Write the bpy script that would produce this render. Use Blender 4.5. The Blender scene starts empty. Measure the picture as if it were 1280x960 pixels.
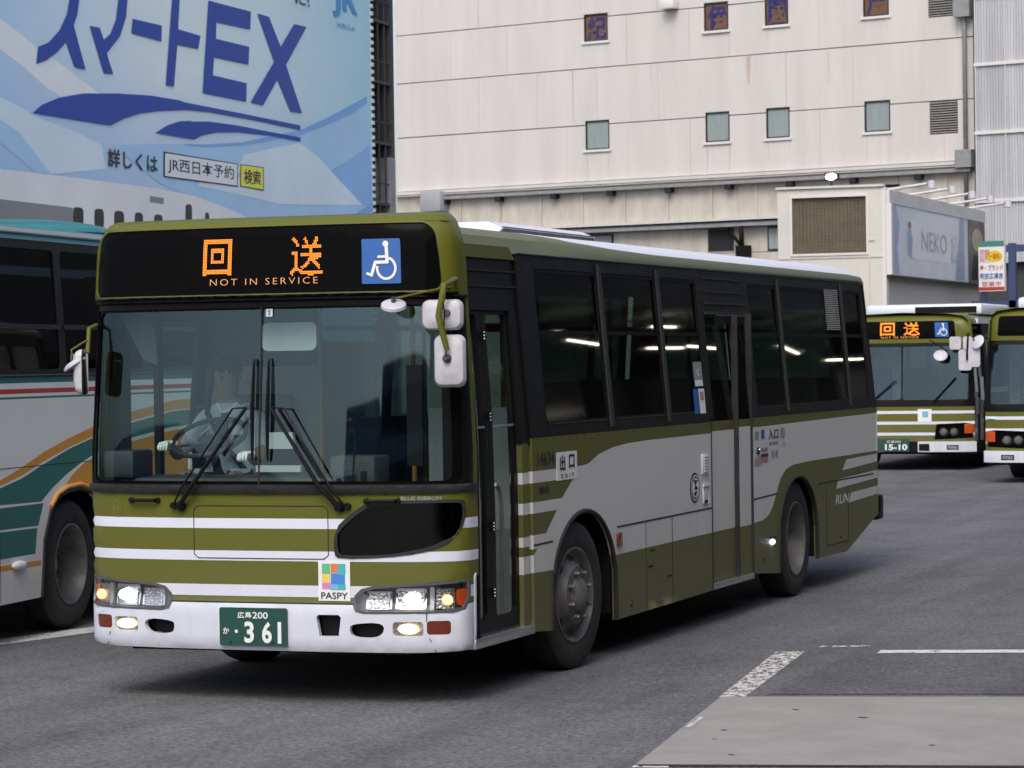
import bpy, bmesh, math, random
import numpy as np
from mathutils import Vector, Matrix
from mathutils.geometry import delaunay_2d_cdt
random.seed(7)
C = bpy.context.scene.collection
scn = bpy.context.scene
# ---------------------------------------------------------------- camera
cd = bpy.data.cameras.new('camera'); cam = bpy.data.objects.new('camera', cd); C.objects.link(cam); scn.camera = cam
_yaw, _pitch, _roll = 0.3564, -0.0089, -0.0142
_F = Vector((-math.sin(_yaw)*math.cos(_pitch), math.cos(_yaw)*math.cos(_pitch), math.sin(_pitch)))
_R = _F.cross(Vector((0, 0, 1))).normalized(); _U = _R.cross(_F)
_c, _s = math.cos(_roll), math.sin(_roll)
_R, _U = _c*_R + _s*_U, -_s*_R + _c*_U
cam.matrix_world = Matrix(((_R.x, _U.x, -_F.x, 7.2797), (_R.y, _U.y, -_F.y, -15.2979), (_R.z, _U.z, -_F.z, 2.0273), (0, 0, 0, 1)))
cd.sensor_width = 36; cd.lens = 36*3536.8/1280; cd.clip_start = 0.3; cd.clip_end = 3000
cd.dof.use_dof = True; cd.dof.focus_distance = 17.5; cd.dof.aperture_fstop = 11
# ---------------------------------------------------------------- world and sun (bright overcast)
w = bpy.data.worlds.new('World'); scn.world = w; w.use_nodes = True
nt = w.node_tree; bg = nt.nodes['Background']; sky = nt.nodes.new('ShaderNodeTexSky')
SUN_EL, SUN_AZ = math.radians(50), math.radians(173)
sky.sky_type = 'NISHITA'; sky.sun_disc = False; sky.sun_elevation = SUN_EL; sky.sun_rotation = SUN_AZ
sky.air_density = 1.0; sky.dust_density = 4.0; sky.ozone_density = 1.0
hs = nt.nodes.new('ShaderNodeHueSaturation'); hs.inputs['Saturation'].default_value = 0.85
nt.links.new(sky.outputs[0], hs.inputs['Color']); nt.links.new(hs.outputs[0], bg.inputs[0]); bg.inputs[1].default_value = 0.12
sl = bpy.data.lights.new('sun', 'SUN'); sl.energy = 0.5; sl.angle = math.radians(25); sl.color = (1, .98, .96)
so = bpy.data.objects.new('sun', sl); C.objects.link(so)
_sd = Vector((math.sin(SUN_AZ)*math.cos(SUN_EL), math.cos(SUN_AZ)*math.cos(SUN_EL), math.sin(SUN_EL)))
so.rotation_euler = _sd.to_track_quat('Z', 'Y').to_euler()
scn.view_settings.view_transform = 'Standard'; scn.view_settings.look = 'None'; scn.view_settings.exposure = 0.96; scn.view_settings.gamma = 1.0
scn.cycles.max_bounces = 10; scn.cycles.transparent_max_bounces = 24; scn.cycles.glossy_bounces = 4
# ---------------------------------------------------------------- materials
M = {}
def mat(name, col, rough=.5, metal=0., var=.0, vscale=4., bump=0., bscale=40., emit=None, estr=0., coat=0., spec=None, stretch=None):
    m = bpy.data.materials.new(name); m.use_nodes = True; t = m.node_tree; b = t.nodes['Principled BSDF']
    b.inputs['Base Color'].default_value = (*col, 1); b.inputs['Roughness'].default_value = rough; b.inputs['Metallic'].default_value = metal
    if spec is not None: b.inputs['Specular IOR Level'].default_value = spec
    if coat: b.inputs['Coat Weight'].default_value = coat; b.inputs['Coat Roughness'].default_value = .06
    if emit: b.inputs['Emission Color'].default_value = (*emit, 1); b.inputs['Emission Strength'].default_value = estr
    if var or bump:
        tc = t.nodes.new('ShaderNodeTexCoord'); mp = t.nodes.new('ShaderNodeMapping'); t.links.new(tc.outputs['Object'], mp.inputs[0])
        if stretch: mp.inputs['Scale'].default_value = stretch
    if var:
        n = t.nodes.new('ShaderNodeTexNoise'); n.inputs['Scale'].default_value = vscale; n.inputs['Detail'].default_value = 6; n.inputs['Roughness'].default_value = .65
        t.links.new(mp.outputs[0], n.inputs['Vector'])
        r = t.nodes.new('ShaderNodeMapRange'); r.inputs[1].default_value = .3; r.inputs[2].default_value = .7
        r.inputs[3].default_value = 1-var; r.inputs[4].default_value = 1+var*.6
        t.links.new(n.outputs[0], r.inputs[0])
        mx = t.nodes.new('ShaderNodeVectorMath'); mx.operation = 'SCALE'; mx.inputs[0].default_value = col
        t.links.new(r.outputs[0], mx.inputs['Scale']); t.links.new(mx.outputs[0], b.inputs['Base Color'])
        r2 = t.nodes.new('ShaderNodeMapRange'); r2.inputs[3].default_value = min(1, rough+.15); r2.inputs[4].default_value = max(0, rough-.07)
        t.links.new(n.outputs[0], r2.inputs[0]); t.links.new(r2.outputs[0], b.inputs['Roughness'])
    if bump:
        n2 = t.nodes.new('ShaderNodeTexNoise'); n2.inputs['Scale'].default_value = bscale; n2.inputs['Detail'].default_value = 4
        t.links.new(mp.outputs[0], n2.inputs['Vector'])
        bp = t.nodes.new('ShaderNodeBump'); bp.inputs['Strength'].default_value = bump; bp.inputs['Distance'].default_value = .01
        t.links.new(n2.outputs[0], bp.inputs['Height']); t.links.new(bp.outputs[0], b.inputs['Normal'])
    M[name] = m; return m
def glass(name, tint, refl=.08, rough=.02, coat=(1, 1, 1)):
    m = bpy.data.materials.new(name); m.use_nodes = True; t = m.node_tree; t.nodes.remove(t.nodes['Principled BSDF'])
    out = t.nodes['Material Output']; tr = t.nodes.new('ShaderNodeBsdfTransparent'); tr.inputs[0].default_value = (*tint, 1)
    g = t.nodes.new('ShaderNodeBsdfGlossy'); g.inputs['Roughness'].default_value = rough; g.inputs[0].default_value = (*coat, 1)
    ge = t.nodes.new('ShaderNodeNewGeometry'); dt = t.nodes.new('ShaderNodeVectorMath'); dt.operation = 'DOT_PRODUCT'; t.links.new(ge.outputs['Normal'], dt.inputs[0]); t.links.new(ge.outputs['Incoming'], dt.inputs[1])
    def mth(op, a, b=None):
        q = t.nodes.new('ShaderNodeMath'); q.operation = op
        for i_, v_ in ((0, a), (1, b)):
            if v_ is None: continue
            if isinstance(v_, (int, float)): q.inputs[i_].default_value = v_
            else: t.links.new(v_, q.inputs[i_])
        return q
    ab = mth('ABSOLUTE', dt.outputs['Value']); om = mth('SUBTRACT', 1.0, ab.outputs[0]); pw = mth('POWER', om.outputs[0], 5.0); sc_ = mth('MULTIPLY', pw.outputs[0], .94); fr = mth('ADD', sc_.outputs[0], .04)   # Schlick, the same from both sides of a thin pane
    ad = t.nodes.new('ShaderNodeMath'); ad.operation = 'ADD'; ad.use_clamp = True; ad.inputs[1].default_value = refl
    mx = t.nodes.new('ShaderNodeMixShader'); t.links.new(fr.outputs[0], ad.inputs[0]); t.links.new(ad.outputs[0], mx.inputs[0])
    t.links.new(tr.outputs[0], mx.inputs[1]); t.links.new(g.outputs[0], mx.inputs[2]); t.links.new(mx.outputs[0], out.inputs[0])
    M[name] = m; return m
def paint(name, col, rough=.28, dirt=.22):
    """car paint with road film that thickens irregularly low on the panels"""
    m = bpy.data.materials.new(name); m.use_nodes = True; t = m.node_tree; b = t.nodes['Principled BSDF']
    tc = t.nodes.new('ShaderNodeTexCoord'); mp = t.nodes.new('ShaderNodeMapping'); t.links.new(tc.outputs['Object'], mp.inputs[0]); mp.inputs['Scale'].default_value = (1, 1, .35)
    b.inputs['Specular IOR Level'].default_value = .38
    n = t.nodes.new('ShaderNodeTexNoise'); n.inputs['Scale'].default_value = 5; n.inputs['Detail'].default_value = 8; n.inputs['Roughness'].default_value = .7
    t.links.new(mp.outputs[0], n.inputs['Vector'])
    n2 = t.nodes.new('ShaderNodeTexNoise'); n2.inputs['Scale'].default_value = 60; n2.inputs['Detail'].default_value = 3; t.links.new(tc.outputs['Object'], n2.inputs['Vector'])
    sx = t.nodes.new('ShaderNodeSeparateXYZ'); t.links.new(tc.outputs['Object'], sx.inputs[0])
    hz = t.nodes.new('ShaderNodeMapRange'); hz.inputs[1].default_value = .3; hz.inputs[2].default_value = 1.1; hz.inputs[3].default_value = .55; hz.inputs[4].default_value = .08
    t.links.new(sx.outputs[2], hz.inputs[0])
    mu = t.nodes.new('ShaderNodeMath'); mu.operation = 'MULTIPLY'; t.links.new(n.outputs[0], mu.inputs[0]); t.links.new(hz.outputs[0], mu.inputs[1])
    mu2 = t.nodes.new('ShaderNodeMath'); mu2.operation = 'MULTIPLY_ADD'; t.links.new(n2.outputs[0], mu2.inputs[0]); mu2.inputs[1].default_value = .06; t.links.new(mu.outputs[0], mu2.inputs[2])
    mu3 = t.nodes.new('ShaderNodeMath'); mu3.operation = 'MULTIPLY'; mu3.use_clamp = True; mu3.inputs[1].default_value = dirt*4; t.links.new(mu2.outputs[0], mu3.inputs[0])
    mx = t.nodes.new('ShaderNodeMix'); mx.data_type = 'RGBA'; mx.inputs[6].default_value = (*col, 1); mx.inputs[7].default_value = (.16, .145, .125, 1)
    t.links.new(mu3.outputs[0], mx.inputs[0]); t.links.new(mx.outputs[2], b.inputs['Base Color'])
    rr = t.nodes.new('ShaderNodeMapRange'); rr.inputs[3].default_value = rough; rr.inputs[4].default_value = .7; t.links.new(mu3.outputs[0], rr.inputs[0]); t.links.new(rr.outputs[0], b.inputs['Roughness'])
    # slight panel waviness
    n3 = t.nodes.new('ShaderNodeTexNoise'); n3.inputs['Scale'].default_value = 1.6; t.links.new(tc.outputs['Object'], n3.inputs['Vector'])
    bp = t.nodes.new('ShaderNodeBump'); bp.inputs['Strength'].default_value = .25; bp.inputs['Distance'].default_value = .02; t.links.new(n3.outputs[0], bp.inputs['Height']); t.links.new(bp.outputs[0], b.inputs['Normal'])
    M[name] = m; return m
paint('green', (.100, .106, .003), .38); paint('white', (.69, .73, .83)); paint('green_side', (.092, .097, .010), .38, .3)  # side copies of green and white are darker, shade put into the paint
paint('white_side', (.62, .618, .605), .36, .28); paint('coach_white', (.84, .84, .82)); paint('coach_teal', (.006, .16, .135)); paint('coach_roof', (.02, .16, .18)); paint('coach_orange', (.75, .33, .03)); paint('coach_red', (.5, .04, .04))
mat('black', (.006, .006, .0065), .4, var=.3, vscale=8, spec=.2); mat('matt_black', (.007, .007, .0075), .6, var=.3, vscale=12, bump=.1, spec=.15)
mat('gloss_black', (.004, .004, .0045), .08, spec=.02); mat('frame_grey', (.022, .022, .023), .5, .1); mat('rubber', (.018, .018, .018), .75, var=.35, vscale=9, bump=.2)
mat('steel', (.13, .127, .122), .5, .4, var=.5, vscale=7, bump=.1); mat('chrome', (.85, .85, .86), .08, 1.); mat('alu', (.6, .6, .6), .3, .9, var=.15)
mat('reflector', (.38, .38, .40), .14, 1., bump=.8, bscale=60); mat('bezel', (.10, .10, .105), .35, .2)
mat('lamp_white', (1, 1, 1), .3, emit=(1, .97, .92), estr=8); mat('lamp_warm', (1, .8, .5), .3, emit=(1, .66, .28), estr=1.6); mat('lamp_soft', (.9, .6, .35), .3, emit=(1, .50, .18), estr=.7)
mat('lamp_side', (.9, .9, 1), .3, emit=(.8, .8, 1), estr=9)
mat('orange_lens', (.48, .065, .008), .12, coat=.5, bump=.5, bscale=70); mat('red_lens', (.13, .022, .008), .15, coat=.5, bump=.4, bscale=70)
mat('led', (.2, .08, 0), .5, emit=(1, .26, .02), estr=.95); mat('led_small', (.2, .1, .02), .5, emit=(1, .42, .16), estr=.4)
mat('mirror_white', (.50, .50, .53), .35, var=.16, vscale=10); mat('print_white', (.75, .75, .75), .5, var=.08); mat('print_dark', (.02, .02, .03), .5); mat('print_blue', (.012, .10, .36), .4)
mat('plate_green', (.008, .06, .045), .45, var=.15); mat('plate_white', (.72, .74, .72), .5); mat('emblem', (.30, .30, .26), .4); mat('emblem_dim', (.115, .125, .03), .5)
mat('interior_grey', (.20, .215, .215), .7, var=.2); mat('interior_dark', (.045, .048, .052), .7, var=.3, vscale=10); mat('interior_pale', (.42, .45, .44), .7, var=.1)
mat('seat_blue', (.04, .06, .13), .85, var=.3, vscale=30); mat('pole_orange', (.5, .25, .03), .4); mat('dash', (.02, .022, .025), .55, bump=.3)
mat('skin', (.30, .185, .14), .5, var=.1, vscale=20); mat('shirt', (.45, .53, .60), .75, var=.1, bump=.3, bscale=18); mat('trousers', (.02, .025, .04), .8); mat('glove', (.8, .8, .78), .7, bump=.3); mat('hair', (.012, .01, .009), .5, bump=.6); mat('cap_cloth', (.025, .03, .06), .7)
mat('tan', (.35, .22, .15), .6); mat('yellow', (.7, .5, .02), .4)
glass('windshield_glass', (.78, .88, .86), .022, .02, (.62, .86, 1.)); glass('side_glass', (.075, .12, .105), .0, .02); glass('door_glass', (.72, .82, .77), .0, .02); glass('driver_window_glass', (.84, .94, .89), .0, .02); glass('lens_clear', (.93, .93, .93), .03, .03); glass('dark_glass', (.04, .05, .05), .0, .03)
# ---------------------------------------------------------------- mesh helpers
def obj(name, me, parent=None):
    o = bpy.data.objects.new(name, me); C.objects.link(o)
    if parent is not None: o.parent = parent
    return o
class MB:
    def __init__(s): s.v = []; s.f = []; s.m = []; s.mats = []; s.sm = []
    def mi(s, m):
        if m not in s.mats: s.mats.append(m)
        return s.mats.index(m)
    def add(s, vs, fs, m, smooth=False):
        b = len(s.v); s.v += [tuple(v) for v in vs]; k = s.mi(m)
        for f in fs: s.f.append(tuple(b+i for i in f)); s.m.append(k); s.sm.append(smooth)
        return s
    def box(s, x0, x1, y0, y1, z0, z1, m, bev=0.):
        x0, x1 = min(x0, x1), max(x0, x1); y0, y1 = min(y0, y1), max(y0, y1); z0, z1 = min(z0, z1), max(z0, z1)
        if bev <= 0:
            vs = [(x, y, z) for x in (x0, x1) for y in (y0, y1) for z in (z0, z1)]
            return s.add(vs, [(0, 1, 3, 2), (4, 6, 7, 5), (0, 4, 5, 1), (2, 3, 7, 6), (0, 2, 6, 4), (1, 5, 7, 3)], m)
        bm = bmesh.new(); bmesh.ops.create_cube(bm, size=1)
        for v in bm.verts: v.co = Vector(((x0+x1)/2+v.co.x*(x1-x0), (y0+y1)/2+v.co.y*(y1-y0), (z0+z1)/2+v.co.z*(z1-z0)))
        bmesh.ops.bevel(bm, geom=bm.edges[:], offset=bev, segments=2, affect='EDGES', profile=.5)
        vs = [v.co[:] for v in bm.verts]; fs = [tuple(v.index for v in f.verts) for f in bm.faces]; bm.free()
        return s.add(vs, fs, m, True)
    def prism(s, poly, y0, y1, m, axis='y', smooth=False):
        """polygon extruded between two levels of an axis; poly gives the other two coordinates"""
        def P(a, b, d): return {'y': (a, d, b), 'x': (d, a, b), 'z': (a, b, d)}[axis]
        n = len(poly); vs = [P(a, b, y0) for a, b in poly]+[P(a, b, y1) for a, b in poly]
        fs = [(i, (i+1) % n, n+(i+1) % n, n+i) for i in range(n)]+[tuple(range(n))[::-1], tuple(range(n, 2*n))]
        return s.add(vs, fs, m, smooth)
    def tube(s, pts, r, m, n=8, caps=True):
        pts = [Vector(p) for p in pts]; rs = r if isinstance(r, (list, tuple)) else [r]*len(pts)
        vs = []; fs = []; up = None
        for i, p in enumerate(pts):
            d = (pts[min(i+1, len(pts)-1)]-pts[max(i-1, 0)]).normalized()
            if up is None: up = d.orthogonal().normalized()
            up = (up-d*up.dot(d)).normalized(); q = d.cross(up)
            for k in range(n):
                a = 2*math.pi*k/n; vs.append(p+(up*math.cos(a)+q*math.sin(a))*rs[i])
        for i in range(len(pts)-1):
            for k in range(n): fs.append((i*n+k, i*n+(k+1) % n, (i+1)*n+(k+1) % n, (i+1)*n+k))
        if caps: fs += [tuple(range(n))[::-1], tuple(range((len(pts)-1)*n, len(pts)*n))]
        return s.add(vs, fs, m, True)
    def lathe(s, prof, o, ax, m, n=32, smooth=True, mats=None):
        """prof: (radius, distance along axis)"""
        ax = Vector(ax).normalized(); u = ax.orthogonal().normalized(); w2 = ax.cross(u); o = Vector(o); vs = []
        for r, d in prof:
            for k in range(n):
                a = 2*math.pi*k/n; vs.append(o+ax*d+(u*math.cos(a)+w2*math.sin(a))*r)
        if mats is None:
            fs = [(i*n+k, i*n+(k+1) % n, (i+1)*n+(k+1) % n, (i+1)*n+k) for i in range(len(prof)-1) for k in range(n)]
            return s.add(vs, fs, m, smooth)
        for i in range(len(prof)-1):
            b = vs[i*n:(i+2)*n]; s.add(b, [(k, (k+1) % n, n+(k+1) % n, n+k) for k in range(n)], mats[i], smooth)
        return s
    def sphere(s, c, r, m, sc=(1, 1, 1), n=16):
        vs = []; fs = []; h = n//2
        for i in range(h+1):
            t = math.pi*i/h
            for k in range(n):
                a = 2*math.pi*k/n; vs.append((c[0]+r*sc[0]*math.sin(t)*math.cos(a), c[1]+r*sc[1]*math.sin(t)*math.sin(a), c[2]+r*sc[2]*math.cos(t)))
        for i in range(h):
            for k in range(n): fs.append((i*n+k, (i+1)*n+k, (i+1)*n+(k+1) % n, i*n+(k+1) % n))
        return s.add(vs, fs, m, True)
    def mesh(s, name):
        me = bpy.data.meshes.new(name); me.from_pydata(s.v, [], s.f)
        for m in s.mats: me.materials.append(M[m])
        me.polygons.foreach_set('material_index', s.m); me.polygons.foreach_set('use_smooth', s.sm); me.update()
        bm = bmesh.new(); bm.from_mesh(me); bmesh.ops.remove_doubles(bm, verts=bm.verts, dist=1e-5); bmesh.ops.recalc_face_normals(bm, faces=bm.faces)
        for e in bm.edges:
            if len(e.link_faces) == 2 and e.calc_face_angle(0) > .6: e.smooth = False
        bm.to_mesh(me); bm.free(); return me
    def build(s, name, parent=None, **kw):
        o = obj(name, s.mesh(name), parent)
        for k, v in kw.items(): o[k] = v
        return o
def tag(o, label=None, category=None, group=None, kind=None):
    if label: o['label'] = label
    if category: o['category'] = category
    if group: o['group'] = group
    if kind: o['kind'] = kind
    return o
def empty(name, loc, rz=0):
    o = bpy.data.objects.new(name, None); C.objects.link(o); o.location = loc; o.rotation_euler = (0, 0, rz); o.empty_display_size = .3
    return o
def copy_tree(o, parent=None):
    c = o.copy(); C.objects.link(c); c.parent = parent
    for ch in list(o.children): copy_tree(ch, c)
    return c
def pip(pts, poly):
    """vectorised point in polygon"""
    x, y = pts[:, 0], pts[:, 1]; ins = np.zeros(len(pts), bool); n = len(poly)
    for i in range(n):
        x1, y1 = poly[i]; x2, y2 = poly[(i+1) % n]
        if y1 == y2: continue
        c = ((y1 > y) != (y2 > y)) & (x < (x2-x1)*(y-y1)/(y2-y1)+x1); ins ^= c
    return ins
def patch(name, outer, holes, regions, step, mapf, mats, parent=None, thick=.02, off=0., smooth=True, back=None, xs=None, zs=None):
    """a sheet over the surface mapf(u, v), cut to an outline with holes, coloured by regions, with real thickness"""
    co = []; ed = []
    def ring(p):
        q = []
        for i in range(len(p)):
            a, b = p[i], p[(i+1) % len(p)]; L = math.hypot(b[0]-a[0], b[1]-a[1]); k = max(1, int(L/max(step, .02)))
            for j in range(k): q.append((a[0]+(b[0]-a[0])*j/k, a[1]+(b[1]-a[1])*j/k))
        b0 = len(co); co.extend(q); ed.extend((b0+i, b0+(i+1) % len(q)) for i in range(len(q)))
    ring(outer)
    for h in holes: ring(h)
    for r, _ in regions: ring(r)
    u0, u1 = min(p[0] for p in outer), max(p[0] for p in outer); v0, v1 = min(p[1] for p in outer), max(p[1] for p in outer)
    xs = xs or list(np.arange(u0+step/2, u1, step)); zs = zs or list(np.arange(v0+step/2, v1, step))
    g = np.array([(a+.0007, b+.0009) for a in xs for b in zs])
    if len(g):
        g = g[pip(g, outer)]; co.extend((float(a), float(b)) for a, b in g)
    r = delaunay_2d_cdt([Vector(c) for c in co], ed, [], 0, 1e-4)
    V = np.array([(p.x, p.y) for p in r[0]]); F = np.array([f for f in r[2] if len(f) == 3]); cen = V[F].mean(axis=1)
    keep = pip(cen, outer)
    for h in holes: keep &= ~pip(cen, h)
    F = F[keep]; cen = cen[keep]; mi = np.zeros(len(F), int)
    for poly, k in regions: mi[pip(cen, poly)] = k
    used = sorted(set(F.flatten())); idx = {a: i for i, a in enumerate(used)}
    fr = []; bk = []
    for a in used:
        u, v = V[a]; p = Vector(mapf(u, v)); e = .004
        du = Vector(mapf(u+e, v))-Vector(mapf(u-e, v)); dv = Vector(mapf(u, v+e))-Vector(mapf(u, v-e)); nn = du.cross(dv).normalized()
        fr.append(p+nn*off); bk.append(p+nn*(off-thick))
    n = len(fr); fs = []; ms = []; cnt = {}
    A = V[F]; area = (A[:, 1, 0]-A[:, 0, 0])*(A[:, 2, 1]-A[:, 0, 1])-(A[:, 2, 0]-A[:, 0, 0])*(A[:, 1, 1]-A[:, 0, 1])
    for f, k, ar in zip(F, mi, area):
        if abs(ar) < 1e-9: continue
        t = [idx[i] for i in f]
        if ar < 0: t = t[::-1]
        fs.append(tuple(t)); ms.append(int(k))
        for i in range(3): cnt[(t[i], t[(i+1) % 3])] = int(k)
    bkm = len(mats) if back else None
    if thick > 0:
        nf = len(fs)
        for (a, b), k in list(cnt.items()):
            if (b, a) not in cnt: fs.append((b, a, n+a, n+b)); ms.append(k)
        for f, k in zip(fs[:nf], ms[:nf]): fs.append(tuple(n+i for i in f[::-1])); ms.append(bkm if back else k)
    me = bpy.data.meshes.new(name); me.from_pydata([tuple(p) for p in fr+(bk if thick > 0 else [])], [], fs)
    for m in mats: me.materials.append(M[m])
    if back: me.materials.append(M[back])
    me.polygons.foreach_set('material_index', ms)
    if smooth: me.polygons.foreach_set('use_smooth', [True]*len(fs))
    me.update(); bm = bmesh.new(); bm.from_mesh(me)
    for e in bm.edges:
        if len(e.link_faces) == 2 and e.calc_face_angle(0) > .6: e.smooth = False
    bm.to_mesh(me); bm.free()
    return obj(name, me, parent)
_tc = {}
def glyphs(body, bold=0., spacing=1.):
    """outline triangles of a piece of writing, normalised to its bounding box"""
    key = (body, bold, spacing)
    if key in _tc: return _tc[key]
    cu = bpy.data.curves.new('writing', 'FONT'); cu.body = body; cu.size = 1; cu.offset = bold; cu.resolution_u = 3; cu.space_character = spacing
    o = bpy.data.objects.new('writing', cu); C.objects.link(o); bpy.context.view_layer.update()
    me = bpy.data.meshes.new_from_object(o.evaluated_get(bpy.context.evaluated_depsgraph_get()))
    V = np.array([v.co[:2] for v in me.vertices]) if len(me.vertices) else np.zeros((1, 2)); F = [tuple(p.vertices) for p in me.polygons]
    bpy.data.objects.remove(o); bpy.data.curves.remove(cu); bpy.data.meshes.remove(me)
    if not F: V = np.array([(0, 0), (1, 0), (1, 1), (0, 1)]); F = [(0, 1, 2, 3)]
    lo, hi = V.min(0), V.max(0); V = (V-lo)/np.maximum(hi-lo, 1e-6); _tc[key] = (V, F, (hi-lo)[0]/max((hi-lo)[1], 1e-6)); return _tc[key]
def write(name, body, box, mapf, m, parent, off=.003, bold=0., skew=0., thick=.0015, spacing=1.):
    """lettering fitted into the rectangle box=(u0, u1, v0, v1) of the surface mapf"""
    V, F, _ = glyphs(body, bold, spacing); u0, u1, v0, v1 = box; vs = []
    for layer in (off, off-thick):
        for a, b in V:
            u = u0+(u1-u0)*a+skew*(v1-v0)*b; v = v0+(v1-v0)*b; e = .004; p = Vector(mapf(u, v))
            nn = (Vector(mapf(u+e, v))-Vector(mapf(u-e, v))).cross(Vector(mapf(u, v+e))-Vector(mapf(u, v-e))).normalized()
            vs.append(tuple(p+nn*layer))
    me = bpy.data.meshes.new(name); me.from_pydata(vs[:len(V)], [], F); me.materials.append(M[m]); me.update()
    return obj(name, me, parent)
def flat(name, polys, mapf, m, parent, off=.003):
    """thin printed or stuck-on shapes"""
    mb = MB()
    for poly in polys:
        vs = []
        for u, v in poly:
            e = .004; p = Vector(mapf(u, v)); nn = (Vector(mapf(u+e, v))-Vector(mapf(u-e, v))).cross(Vector(mapf(u, v+e))-Vector(mapf(u, v-e))).normalized()
            vs.append(tuple(p+nn*off))
        mb.add(vs, [tuple(range(len(vs)))], m)
    me = bpy.data.meshes.new(name); me.from_pydata(mb.v, [], mb.f); me.materials.append(M[m]); me.update()
    return obj(name, me, parent)
def dots(name, body, box, nu, nv, mapf, m, parent, off=.002, bold=0., fill=.78):
    """lamp-dot lettering: lit cells of an nu x nv matrix"""
    V, F, _ = glyphs(body, bold); u0, u1, v0, v1 = box
    P = np.array([((i+.5)/nu, (j+.5)/nv) for i in range(nu) for j in range(nv)]); on = np.zeros(len(P), bool)
    for f in F:
        on |= pip(P, V[list(f)])
    mb = []; fs = []
    for (a, b), k in zip(P, on):
        if not k: continue
        u = u0+(u1-u0)*a; v = v0+(v1-v0)*b; du = (u1-u0)/nu*fill/2; dv = (v1-v0)/nv*fill/2; c = len(mb)
        for x, y in ((u-du, v-dv), (u+du, v-dv), (u+du, v+dv), (u-du, v+dv)):
            p = Vector(mapf(x, y)); p.y -= off; mb.append(tuple(p))
        fs.append((c, c+1, c+2, c+3))
    me = bpy.data.meshes.new(name); me.from_pydata(mb, [], fs); me.materials.append(M[m]); me.update()
    return obj(name, me, parent)
def rrect(x0, x1, y0, y1, r, n=5):
    out = []
    for cx, cy, a0 in ((x1-r, y0+r, -90), (x1-r, y1-r, 0), (x0+r, y1-r, 90), (x0+r, y0+r, 180)):
        for k in range(n+1):
            a = math.radians(a0+90*k/n); out.append((cx+r*math.cos(a), cy+r*math.sin(a)))
    return out
def circ(cx, cy, r, n=20, ry=None): return [(cx+r*math.cos(2*math.pi*k/n), cy+(ry or r)*math.sin(2*math.pi*k/n)) for k in range(n)]
# ================================================================ the large setting first: ground, buildings
def asphalt(name, c, sc=1.):
    m = bpy.data.materials.new(name); m.use_nodes = True; t = m.node_tree; b = t.nodes['Principled BSDF']; b.inputs['Roughness'].default_value = .85
    tc = t.nodes.new('ShaderNodeTexCoord')
    def noise(s, d=4, r=.6):
        n = t.nodes.new('ShaderNodeTexNoise'); n.inputs['Scale'].default_value = s; n.inputs['Detail'].default_value = d; n.inputs['Roughness'].default_value = r; t.links.new(tc.outputs['Object'], n.inputs['Vector']); return n
    a, f, g = noise(.45, 5), noise(30, 3, .9), noise(5, 6, .7)
    vo = t.nodes.new('ShaderNodeTexVoronoi'); vo.inputs['Scale'].default_value = 70; t.links.new(tc.outputs['Object'], vo.inputs['Vector'])
    def mr(src, lo, hi, a0=.3, a1=.7):
        r = t.nodes.new('ShaderNodeMapRange'); r.inputs[1].default_value = a0; r.inputs[2].default_value = a1; r.inputs[3].default_value = lo; r.inputs[4].default_value = hi; t.links.new(src, r.inputs[0]); return r.outputs[0]
    def mul(x, y):
        q = t.nodes.new('ShaderNodeMath'); q.operation = 'MULTIPLY'; t.links.new(x, q.inputs[0]); t.links.new(y, q.inputs[1]); return q.outputs[0]
    k = mul(mul(mr(a.outputs[0], .82, 1.15), mr(f.outputs[0], .30, 2.0)), mul(mr(g.outputs[0], .88, 1.12), mr(vo.outputs['Distance'], 1.25, .85, 0, .6)))
    st_, bl_ = noise(1.3, 6, .75), noise(14, 2, .9); k = mul(k, mul(mr(st_.outputs[0], .80, 1.06, .32, .52), mr(bl_.outputs[0], .78, 1.28)))
    mt_ = t.nodes.new('ShaderNodeMapping'); mt_.inputs['Scale'].default_value = (1.1, .10, 1); t.links.new(tc.outputs['Object'], mt_.inputs[0]); tn_ = noise(1.4, 5, .6); t.links.new(mt_.outputs[0], tn_.inputs['Vector']); k = mul(k, mr(tn_.outputs[0], .80, 1.10, .38, .6))
    fl_ = t.nodes.new('ShaderNodeTexVoronoi'); fl_.inputs['Scale'].default_value = 9; t.links.new(tc.outputs['Object'], fl_.inputs['Vector']); k = mul(k, mr(fl_.outputs['Distance'], 1.9, 1., .02, .07))
    sc_ = t.nodes.new('ShaderNodeVectorMath'); sc_.operation = 'SCALE'; sc_.inputs[0].default_value = c; t.links.new(k, sc_.inputs['Scale']); t.links.new(sc_.outputs[0], b.inputs['Base Color'])
    bp = t.nodes.new('ShaderNodeBump'); bp.inputs['Strength'].default_value = .6; bp.inputs['Distance'].default_value = .012; t.links.new(f.outputs[0], bp.inputs['Height']); t.links.new(bp.outputs[0], b.inputs['Normal'])
    M[name] = m
asphalt('asphalt', (.096, .096, .100)); asphalt('old_patch', (.086, .085, .089))
mat('concrete', (.275, .262, .245), .85, var=.16, vscale=2.2, bump=.5, bscale=45); mat('joint', (.03, .03, .03), .9)
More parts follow.
